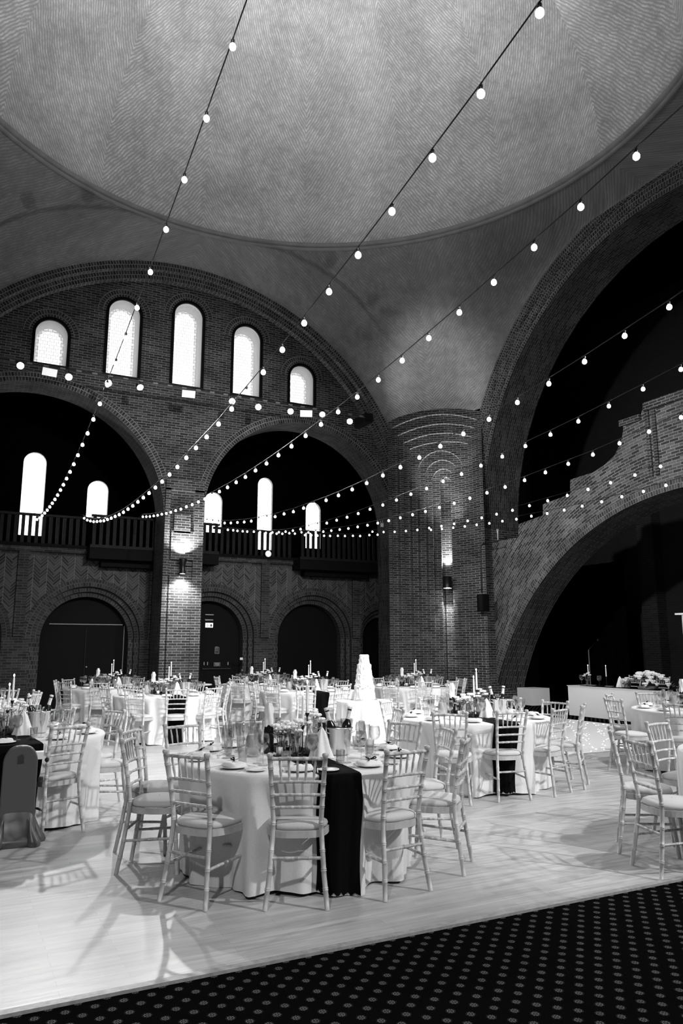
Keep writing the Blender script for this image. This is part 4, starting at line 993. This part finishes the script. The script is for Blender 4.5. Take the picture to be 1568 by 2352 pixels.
PM = dict(
    plate=plate_mb.mesh('dinner_plate', 'white_china'), side=MB().lathe([(.001, .003), (.045, .003), (.072, .010), (.072, .013), (.046, .007), (.001, .006)], 20).mesh('side_plate', 'white_china'),
    napkin=fold_napkin().mesh('folded_napkin', NAPK), wine=glass_mesh('wine').mesh('wine_glass', 'clear_glass'), flute=glass_mesh('flute').mesh('champagne_flute', 'clear_glass'),
    tumbler=glass_mesh('tumbler').mesh('tumbler', 'clear_glass'), bow=bow_mesh().mesh('ribbon_bow', 'black_paint'),
    fork=cutlery_mesh('fork').mesh('fork', 'steel'), knife=cutlery_mesh('knife').mesh('knife', 'steel'), spoon=cutlery_mesh('spoon').mesh('spoon', 'steel'))
def inst(name, me, x, y, z, rz=0, parent=None):
    o = bpy.data.objects.new(name, me); COL.objects.link(o); o.location = (x, y, z); o.rotation_euler = (0, 0, rz)
    if parent is not None: o.parent = parent
    return o
# multi-part prototypes
def P_jug():
    e = empty('juice_jug'); jug_mesh().build('glass_jug', 'clear_glass', e); juice_mesh().build('juice', 'juice', e); MB().tube([(.054, 0, .14), (.085, 0, .13), (.09, 0, .08), (.063, 0, .05)], .006, 6).build('handle', 'clear_glass', e); return e
def P_bucket(): 
    e = empty('champagne_bucket'); bucket_mesh().build('bucket', 'steel', e)
    for s_ in (-1, 1): MB().tube([(s_ * .095, -.02, .16), (s_ * .118, -.02, .17), (s_ * .118, .02, .17), (s_ * .095, .02, .16)], .005, 6).build('ring_handle', 'steel', e)
    rnd = random.Random(3); mb = MB(); [mb.box((rnd.uniform(-.055, .055), rnd.uniform(-.055, .055), .185), (.03, .03, .03), rnd.random()) for _ in range(16)]; mb.build('ice', 'clear_glass', e); return e
def P_champ(): e = empty('champagne_bottle'); bottle_mesh().build('bottle', 'dark_bottle', e); foil_mesh().build('foil', 'foil', e); return e
def P_candle(h, th): e = empty('taper_candle'); candleholder_mesh(h).build('holder', 'black_metal', e); o = taper_mesh(th).build('taper', 'candle_wax', e); o.location = (0, 0, h - .015); f_ = MB().sphere((0, 0, 0), .008, 8, 6, 1.9).build('flame', 'flame', e); f_.location = (0, 0, h + th); return e
def P_vase(seed, n=7, h=.2): e = empty('bud_vase'); vase_mesh().build('glass_vase', 'clear_glass', e); f_, s_ = flowers_mesh(seed, n, h); f_.build('blossoms', 'petal', e); s_.build('stems', 'leaf', e); return e
def P_wrap(): 
    e = empty('wine_bottle'); bottle_mesh().build('bottle', 'dark_bottle', e)
    mb = MB(); P = [[((r_ + .008 * math.sin(4 * 2 * PI * k / 20 + j)) * math.cos(2 * PI * k / 20), (r_ + .008 * math.sin(4 * 2 * PI * k / 20 + j)) * math.sin(2 * PI * k / 20), z) for k in range(20)] for j, (r_, z) in enumerate([(.030, .20), (.035, .24), (.028, .29), (.033, .33), (.014, .38)])]; mb.grid(P, closev=True); mb.build('tied_napkin', NAPK, e); return e
def P_number(): e = empty('table_card'); MB().box((0, 0, .11), (.11, .006, .16)).build('card', 'white_paint', e); MB().box((0, -.005, .085), (.07, .003, .075)).build('printed_photo', 'photo_print', e); MB().box((0, 0, .01), (.13, .06, .02)).build('stand', 'dark_wood', e); return e
def P_lantern():
    e = empty('geometric_lantern'); mb = MB(); s_ = .055
    for a_ in (-1, 1):
        for b_ in (-1, 1):
            mb.tube([(a_ * s_, b_ * s_, 0), (a_ * s_, b_ * s_, .16)], .003, 5); 
        for z in (0, .16): mb.tube([(a_ * s_, -s_, z), (a_ * s_, s_, z)], .003, 5); mb.tube([(-s_, a_ * s_, z), (s_, a_ * s_, z)], .003, 5)
    mb.build('frame', 'black_metal', e); MB().box((0, 0, .004), (.11, .11, .008)).build('base_tray', 'black_metal', e); MB().lathe([(.001, .008), (.025, .008), (.025, .06), (.001, .06)], 14).build('pillar_candle', 'candle_wax', e); return e
PROTO = dict(jug=P_jug, bucket=P_bucket, champ=P_champ, candle=lambda: P_candle(.22, .24), candle_tall=lambda: P_candle(.30, .24), vase=lambda: P_vase(11), vase2=lambda: P_vase(23, 9, .17), vase3=lambda: P_vase(37, 6, .25), wrap=P_wrap, number=P_number, lantern=P_lantern)
USED = {}
def item(kind, x, y, z, rz, label, cat, grp=None, rot=None):
    if kind not in USED: USED[kind] = PROTO[kind](); o = USED[kind]
    else: o = copy_tree(USED[kind])
    o.location = (x, y, z); o.rotation_euler = rot or (0, 0, rz); tag(o, label, cat, grp); return o
ZT = .7655
def dress(cx, cy, tn, nset, places, detail, rdir=0, seed=0, bottles=True, skip=()):
    """lay a round table: tn = short name used in labels"""
    rnd = random.Random(seed)
    for i, a_ in enumerate(places):
        ca, sa = math.cos(a_), math.sin(a_)
        def at(r_, s_, jit=.01): return cx + ca * r_ - sa * s_ + rnd.uniform(-jit, jit), cy + sa * r_ + ca * s_ + rnd.uniform(-jit, jit)
        rz = a_ + PI / 2
        def put(nm, key, r_, s_, z, rzz, lab, cat, grp):
            x, y = at(r_, s_); o = inst(nm, PM[key], x, y, z, rzz); tag(o, lab + (' at the place nearest the camera, ' if i == 0 else ', %s place clockwise from front, ' % ORD[i]) + tn, cat, grp + ' ' + tn)
        pz0 = ZT - .001
        put('side_plate', 'side', .76, .20, pz0, 0, 'side plate', 'plate', 'side plates on') if detail > 1 else None
        put('dinner_plate', 'plate', .76, 0, pz0, 0, 'white dinner plate', 'plate', 'dinner plates on')
        put('folded_napkin', 'napkin', .76, 0, pz0 + .006, rz + rnd.uniform(-.2, .2), 'folded white napkin', 'napkin', 'folded napkins on')
        put('ribbon_bow', 'bow', .76, .0, pz0 + .043, rz + rnd.uniform(-.5, .5), 'black ribbon bow', 'bow', 'ribbon bows on') if detail > 0 else None
        if detail > 1:
            put('fork', 'fork', .76, -.125, pz0, rz, 'steel fork', 'fork', 'forks on')
            put('knife', 'knife', .76, .125, pz0, rz, 'steel knife', 'knife', 'knives on')
            put('spoon', 'spoon', .63, .02, pz0, rz + PI / 2, 'steel spoon', 'spoon', 'spoons on')
        put('wine_glass', 'wine', .56, .10, pz0, 0, 'stemmed wine glass', 'glass', 'wine glasses on')
        put('champagne_flute', 'flute', .52, .0, pz0, 0, 'champagne flute', 'glass', 'champagne flutes on')
        if detail > 0: put('tumbler', 'tumbler', .55, -.10, pz0, 0, 'water tumbler', 'glass', 'tumblers on')
    u = Vector((math.cos(rdir), math.sin(rdir))); v = Vector((u.y, -u.x))
    def c(a_, b_): p = Vector((cx, cy)) + u * a_ + v * b_; return p.x, p.y
    S = [('bucket', .02, .30, 0, 'steel champagne bucket in the middle of', 'ice bucket', None), ('jug', -.05, -.36, .5, 'juice jug left of the flowers on', 'jug', None), ('jug', .0, .09, 2.5, 'juice jug beside the bucket on', 'jug', None),
         ('wrap', .12, -.25, 0, 'dark wine bottle wearing a tied white napkin on', 'bottle', None), ('vase', -.08, -.05, 0, 'round bud vase of blossoms on', 'vase', None), ('vase2', .10, -.15, 1, 'low bud vase of packed blossoms on', 'vase', None), ('vase3', .20, .10, 2, 'tall-stemmed bud vase on', 'vase', None),
         ('candle', .02, .015, 0, 'shorter black candle stand with white taper on', 'candle', None), ('candle_tall', .16, .05, 0, 'taller black candle stand with white taper on', 'candle', None), ('number', .33, -.05, 0, 'white table card with printed photo on', 'table card', None), ('lantern', -.02, -.16, .2, 'black geometric wire lantern with candle on', 'lantern', None)]
    for k, a_, b_, rz, lab, cat, grp in S:
        if k in skip: continue
        x, y = c(a_, b_); z = ZT
        item(k, x, y, z, rz if k != 'number' else -YAW, lab + ' ' + tn, cat)
        if k == 'bucket' and bottles:
            for s_, nm in ((-1, 'left'), (1, 'right')):
                item('champ', x - .01 * s_ + .035 * s_, y, z + .03, 0, 'champagne bottle leaning %s in bucket on ' % nm + tn, 'bottle', rot=(R(-4), R(14 * s_), 0))
    x, y = c(-.12, .16); o = tag(inst('standing_napkin', CONE, x, y, ZT), 'tall pleated standing napkin on ' + tn, 'napkin')
CONE = cone_napkin().mesh('standing_napkin', NAPK)

# ------------------------------------------------------------------ tables
def ang_of(c, p): return math.atan2(p[1] - c[1], p[0] - c[0])
def round_table(c, tn, chairs, rdir, detail, seed, extra=(), nplaces=10, rw=.29, skip=()):
    """chairs: list of (x, y, facing) of the backrest tops"""
    if first_table[0]: t = TABLE; first_table[0] = False
    else: t = copy_tree(TABLE)
    t.location = (c[0], c[1], 0); tag(t, 'round banquet table hidden under the white cloth, ' + tn, 'table', 'round banquet tables')
    dents = [ang_of(c, p) for p in chairs if math.hypot(p[0] - c[0], p[1] - c[1]) < 1.3]
    o = cloth_mesh(.915, dents, seed).build('tablecloth', LINEN, loc=(c[0], c[1], 0)); tag(o, 'floor-length white tablecloth draped over ' + tn, 'tablecloth', None)
    o = runner_mesh(.915, rdir, rw, cloth_fn(.915, dents, seed)).build('table_runner', BLACKCL, loc=(c[0], c[1], 0)); tag(o, 'black cloth runner across and down ' + tn, 'table runner')
    chs = sorted(chairs, key=lambda p: -ang_of(c, p)); near = min(range(len(chs)), key=lambda i: math.hypot(chs[i][0], chs[i][1]))
    for i in range(len(chs)):
        x, y, fc = chs[(near + i) % len(chs)]
        lab = ('limewashed bamboo-style chair nearest the camera at ' + tn) if i == 0 else 'limewashed bamboo-style chair, %s clockwise from the nearest, at %s' % (ORD[i], tn)
        h = R(fc); chair(x + .045 * math.cos(h), y + .045 * math.sin(h), fc, lab, 'chairs around ' + tn)
    a0 = math.atan2(-c[1], -c[0])
    pl_ = [ang_of(c, chs[(near + k) % len(chs)]) for k in range(len(chs))] if detail > 1 else [a0 - 2 * PI * k / nplaces for k in range(nplaces)]
    dress(c[0], c[1], tn, 0, pl_, detail, rdir=math.atan2(c[1], c[0]), seed=seed, skip=skip)
def around(c, n, a0, r_=1.1, only=None, jit=.04, seed=0):
    rnd = random.Random(seed); o = []
    for k in range(n):
        if only and k not in only: continue
        a_ = R(a0) + 2 * PI * k / n; rr_ = r_ + rnd.uniform(-jit, jit); o.append((c[0] + rr_ * math.cos(a_), c[1] + rr_ * math.sin(a_), math.degrees(a_) + 180 + rnd.uniform(-6, 6)))
    return o
def rd(c, x, y): q = onZ(x, y, .766); return math.atan2(q.y - c[1], q.x - c[0])
T1 = (2.44, 5.48)
round_table(T1, 'the nearest table', [(1.99, 4.51, 66), (1.39, 4.91, 31), (2.74, 4.43, 96), (3.45, 4.75, 134), (3.76, 5.42, 164), (3.70, 6.01, 205), (3.23, 6.52, -131), (2.50, 6.78, -99), (1.86, 6.72, -75), (1.38, 6.52, -40), (1.24, 5.93, -28)], rd(T1, 778, 1775), 2, 5)
T2 = (5.62, 7.55)
round_table(T2, 'the table before the dance floor', [(5.33, 6.49, 81), (6.03, 6.53, 112), (6.6, 6.76, 130), (6.76, 7.40, 200), (6.55, 8.05, -120), (5.75, 8.65, -92), (4.95, 8.45, -55), (4.45, 7.35, 165), (4.63, 6.62, 52)], rd(T2, 1173, 1664), 1, 8)
T3 = (.50, 8.03)
round_table(T3, 'the table behind the grey stand', [(.96, 7.10, 110), (1.64, 7.80, 172), (1.60, 8.55, -157), (1.1, 9.05, -120), (.45, 9.18, -92), (-.2, 8.9, -52)], rd(T3, 52, 1712), 1, 12, rw=.36)
T4 = (3.42, 13.45)
round_table(T4, 'the far table before the pillar', around(T4, 10, -96, seed=4), rd(T4, 411, 1602), 0, 15)
T5 = (2.95, 16.3)
round_table(T5, 'the rear-left table with balloon glass', around(T5, 9, -150, seed=5), R(-60), 0, 18)
T6 = (6.15, 13.5)
round_table(T6, 'the far table left of the cake', around(T6, 10, -80, seed=6), rd(T6, 745, 1592), 0, 21)
T7 = (6.3, 16.3)
round_table(T7, 'the rearmost table left of centre', around(T7, 9, -100, seed=7), R(-70), 0, 24)
T8 = (8.75, 13.8)
round_table(T8, 'the far table right of the cake', around(T8, 10, -112, seed=8), rd(T8, 1018, 1577), 0, 27)
T10 = (9.05, 7.05)
round_table(T10, 'the right table by the head table', [(7.72, 7.35, -12), (7.85, 6.45, 32), (8.45, 8.1, -60), (8.5, 5.95, 60), (9.3, 8.2, -100)], R(-110), 1, 30)
T11 = (6.0, 3.8)
round_table(T11, 'the right table nearest the carpet', [(4.87, 4.68, -46), (4.52, 4.10, -18), (5.76, 4.97, -82), (6.5, 4.85, -115)], R(15), 1, 33)
T12 = (.15, 12.6)
round_table(T12, 'the far-left table at the frame edge', around(T12, 9, -70, seed=12), R(-80), 0, 36)
item('vase3', 1.05, 12.2, ZT - .001, 0, 'bud vase standing at the right rim of the far-left table', 'vase') if False else None
b_ = onZ(225, 1581, ZT); o = MB(); o = glass_mesh('balloon').build('balloon_glass', 'clear_glass', loc=(b_.x + .12, b_.y + .2, ZT)); tag(o, 'oversized round balloon glass on the rear-left table', 'glass')

# bistro table behind T4
e = empty('bistro_table', (onZ(459, 1571, .75).x, onZ(459, 1571, .75).y, 0)); tag(e, 'small bare round white-topped table beside the brick pillar', 'table')
MB().lathe([(.001, .72), (.26, .72), (.28, .735), (.26, .75), (.001, .75)], 32).build('tabletop', 'white_paint', e)
MB().lathe([(.22, 0), (.22, .02), (.03, .04), (.03, .72)], 16).build('pedestal', 'black_metal', e)

# ------------------------------------------------------------------ cake on its table
CK = (5.79, 10.58)
e = empty('cake_table', (CK[0], CK[1], 0)); tag(e, 'small round table under a white cloth carrying the wedding cake', 'table'); MB().lathe([(.001, .735), (.40, .735), (.405, .757), (.001, .757)], 32).build('tabletop', 'mid_grey', e); MB().tube([(0, 0, 0), (0, 0, .74)], .03, 10).build('leg', 'black_metal', e)
o = cloth_mesh(.43, [], 77, amp=.05, nf=9, pull=0).build('tablecloth', LINEN, loc=(CK[0], CK[1], 0)); tag(o, 'white cloth with deep folds on the small cake table', 'tablecloth')
e = empty('wedding_cake', (CK[0], CK[1], .765), -YAW); tag(e, 'tall four-tier white wedding cake with ruffled icing on a board', 'cake')
MB().lathe([(.001, 0), (.21, 0), (.21, .012), (.001, .012)], 32).build('board', 'steel', e)
zc = .012
for k, (r_, h_) in enumerate(((.165, .215), (.135, .15), (.115, .17), (.078, .145))):
    P = []
    for j in range(13):
        s_ = j / 12; row = []
        for i in range(72):
            t = 2 * PI * i / 72; ru = .008 * math.sin(18 * t + 3 * s_ * math.sin(5 * t)) + .006 * math.sin(7 * t + 9 * s_)
            row.append(((r_ - .012 * s_ + ru) * math.cos(t), (r_ - .012 * s_ + ru) * math.sin(t), zc + h_ * s_ + .006 * math.sin(9 * t) * (j > 10)))
        P.append(row)
    P.append([((r_ - .05) * math.cos(2 * PI * i / 72), (r_ - .05) * math.sin(2 * PI * i / 72), zc + h_ + .004) for i in range(72)]); P.append([(.001 * math.cos(i), .001 * math.sin(i), zc + h_ + .004) for i in range(72)])
    ti = MB().grid(P, closev=True).build('tier', 'icing', e); mb = MB()
    for i in range(26): t = 2 * PI * i / 26; mb.sphere((r_ * math.cos(t), r_ * math.sin(t), zc + .012), .012, 8, 6)
    mb.build('piped_border', 'icing', ti); zc += h_
mb = MB(); rnd = random.Random(2)
for i in range(7): t = -2.2 + i * .25; blossom(mb, (.165 * math.cos(t), .165 * math.sin(t), .20 + .02 * math.sin(i * 2)), .022, rnd)
mb.build('sugar_flowers', 'petal', e)

# ------------------------------------------------------------------ head table, flowers, box, screen
HA = 13.1
h0, h1 = onA(1300, 1574, HA), onA(1307, 1641, HA)
ytop = h1.y
e = empty('head_table', (HA, ytop, 0)); tag(e, 'long white-fronted head table on the right with black runner', 'table')
MB().box((.33, -3.4, .335), (.66, 6.8, .67)).build('white_skirt', 'near_white_board', e)
MB().box((.33, -3.4, .677), (.69, 6.84, .014)).build('tabletop', 'white_paint', e)
o = tag(MB().box((0, 0, 0), (.55, 6.3, .008)).build('table_runner', BLACKCL, loc=(HA + .32, ytop - 3.5, .689)), 'black runner lying along the white head table', 'table runner')
HZ = .694
def hpos(x, y, dz=HZ): q = onA(x, y, HA + .3); return Vector((HA + .3, q.y, HZ))
for (x, lb, k) in ((1352, 'white taper candle at the left end of the head table', 'candle'), (1393, 'white taper candle between two glasses on the head table', 'candle')):
    q = hpos(x, 1575); item(k, q.x, q.y, HZ, 0, lb, 'candle')
for x, lb in ((1343, 'round wine glass at the left end of the head table'), (1384, 'wine glass left of the middle candle on the head table')):
    q = hpos(x, 1575); o = inst('wine_glass', PM['wine'], q.x - .1, q.y, HZ); o.scale = (1.3, 1.3, 1.1); tag(o, lb, 'glass')
q = hpos(1352, 1575); item('vase3', q.x - .15, q.y - .1, HZ, 1, 'bud vase of pale blossoms at the left end of the head table', 'vase')
q = hpos(1424, 1575); o = tag(inst('standing_napkin', CONE, q.x, q.y, HZ), 'tall pleated napkin standing alone on the head table', 'napkin'); o.scale = (1, 1, 1.1)
for x, lb in ((1440, 'steel bucket left of the large flower arrangement on the head table'),): q = hpos(x, 1577); item('bucket', q.x, q.y, HZ, 0, lb, 'ice bucket')
for i, (x, lb) in enumerate(((1368, 'white plate at the left end of the head table'), (1408, 'white plate between candle and standing napkin on the head table'))):
    q = hpos(x, 1577); tag(inst('dinner_plate', PM['plate'], q.x - .12, q.y, HZ), lb, 'plate')
q = hpos(1497, 1580); e = empty('flower_arrangement', (HA + .18, q.y, HZ)); tag(e, 'large low mound of white roses and dark leaves on the head table', 'flowers')
rnd = random.Random(9); lf = MB()
MB().lathe([(.001, .002), (.20, .002), (.22, .06), (.001, .07)], 20).build('foliage_base', 'leaf', e)
rs = []
for i in range(46):
    t = rnd.random() * 6.28; d = rnd.random() ** .5; p = Vector((d * .24 * math.cos(t), d * .62 * math.sin(t), .12 + .22 * (1 - d * d) + rnd.uniform(-.03, .04)))
    mb = MB(); rr_ = rnd.uniform(.055, .075); blossom(mb, (0, 0, 0), rr_, rnd); mb.sphere((0, 0, .0), rr_ * .6, 8, 6); o = mb.build('rose', 'petal', e, loc=p)
for i in range(160):
    t = rnd.random() * 6.28; d = rnd.uniform(.3, 1.15); b = Vector((d * .24 * math.cos(t), d * .66 * math.sin(t), .08 + .2 * max(0, 1 - d * d))); a_ = rnd.random() * 6.28; tip = b + Vector((math.cos(a_) * .07, math.sin(a_) * .09, rnd.uniform(-.02, .07))); sd = Vector((-math.sin(a_), math.cos(a_), .3)) * .018
    lf.add([b, (b + tip) / 2 + sd, tip, (b + tip) / 2 - sd], [(0, 1, 2, 3)])
lf.build('leaves', 'leaf', e)
for i, y in enumerate((13.0, 12.2, 11.0, 9.9)):
    chair(14.35, y, 180, ['chair behind the head table at its far left end', 'chair behind the head table, left of the standing napkin', 'chair behind the head table beside the large flowers', 'chair behind the head table right of the large flowers'][i], 'chairs behind the head table')
q = onZ(1192, 1614, 0); e = empty('white_plinth', (14.55, 16.75, 0), R(0)); tag(e, 'low white box plinth at the foot of the bridge arch', 'plinth')
hgt = CAM_H - (1577 - 1486) / (1614 - 1486) * CAM_H
MB().box((0, 0, hgt / 2), (.62, .62, hgt)).build('box', plain('plinth_white', .8, .6), e)
q = onA(1561, 1600, 12.2); e = empty('draped_screen', (12.3, q.y - .45, 0)); tag(e, 'tall white draped column cut by the right edge of the photo', 'screen')
mb = MB(); mb.grid([[(.25 * math.cos(2 * PI * i / 40) * (1 + .07 * math.sin(8 * 2 * PI * i / 40)) * (1.0 - .12 * (z > 1.4)), .30 * math.sin(2 * PI * i / 40) * (1 + .07 * math.sin(8 * 2 * PI * i / 40)), z) for i in range(40)] for z in (0, .6, 1.4, 1.45, 2.12, 2.18)], closev=True); mb.build('white_drape', 'curtain_white', e)
MB().box((0, 0, 2.19), (.5, .6, .03)).build('top_board', 'white_paint', e)
# mic stand and small sign in the dark
q = onA(1355, 1560, 16.2); e = empty('microphone_stand', (q.x, q.y, 0)); tag(e, 'thin black microphone stand in the dark behind the head table', 'stand')
MB().lathe([(.001, 0), (.16, 0), (.16, .02), (.015, .03), (.013, 1.5)], 16).build('stand', 'mid_grey', e); MB().tube([(0, 0, 1.5), (0, -.35, 1.75)], .01, 6).build('boom', 'black_metal', e); MB().sphere((0, -.38, 1.77), .035, 10, 8, 1.3).build('microphone', 'black_metal', e)
q = onA(1217, 1556, 15.6); e = tag(MB().box((0, 0, 0), (.03, .2, .08)).build('small_plaque', 'mid_grey'), 'small pale plaque in the dark just right of the bridge arch foot', 'sign'); e.location = q

# ------------------------------------------------------------------ grey moulded stand at the left edge
q = onZ(43, 1945, 0); fwd = Vector((q.x, q.y, 0)).normalized(); e = empty('plastic_stand', (q.x + fwd.x * .08, q.y + fwd.y * .08, 0), math.atan2(fwd.y, fwd.x) - PI / 2)
e.scale = (.90, .95, .975); e.location.x -= .03; e.location.y += .02
tag(e, 'grey moulded plastic stand with rounded top at the left edge of the photo', 'stand')
pr_ = [(.150, .10), (.147, .66)] + [(.147 * math.cos(t) ** .7 if t < PI / 2 else 0, .66 + .135 * math.sin(t) ** 1.2) for t in [PI / 2 * k / 8 for k in range(1, 9)]]
outl = pr_ + [(-x, z) for x, z in pr_[::-1][1:]]
mb = MB(); mb.prism(outl, -.045, .045, lambda a_, b_, z: Vector((a_, z, b_))); panel = mb.build('panel', 'grey_plastic', e)
bv = panel.modifiers.new('bevel', 'BEVEL'); bv.width = .012; bv.segments = 3
mb = MB(); P = []
for z, kx, ky in ((.0, .185, .15), (.03, .20, .165), (.06, .19, .155), (.10, .165, .10), (.20, .155, .07), (.26, .150, .045)):
    P.append([(kx * math.copysign(abs(math.cos(t)) ** .5, math.cos(t)), ky * math.copysign(abs(math.sin(t)) ** .5, math.sin(t)), z) for t in [2 * PI * i / 40 for i in range(40)]])
mb.grid(P, closev=True); mb.build('base', 'grey_plastic', e)
for k, (x, y) in enumerate(((.155, -.13), (.20, .05), (-.155, -.13), (-.20, .05))):
    lo_ = MB(); lo_.grid([[(x + (r_ * math.cos(t)) * 1 + (-x * .35) * s_, y + r_ * math.sin(t) - y * .4 * s_, z) for t in [2 * PI * i / 20 for i in range(20)]] for z, r_, s_ in ((.0, .055, 0), (.02, .062, 0), (.05, .055, .1), (.12, .03, .5), (.22, .004, .8))], closev=True); lo_.build('foot', 'grey_plastic', e)
mb = MB(); [mb.box((-.0 + (.0 if k else .004), -.0475, .722 - k * .0115), (.055 if k else .02, .002, .007)) for k in range(7)]; mb.build('printed_lines', 'grey_print', e)
MB().box((.135, .07, .70), (.12, .10, .06)).build('white_clip', 'white_paint', e); MB().sphere((.225, .0, .665), .02, 12, 8).build('black_knob', 'black_metal', e)
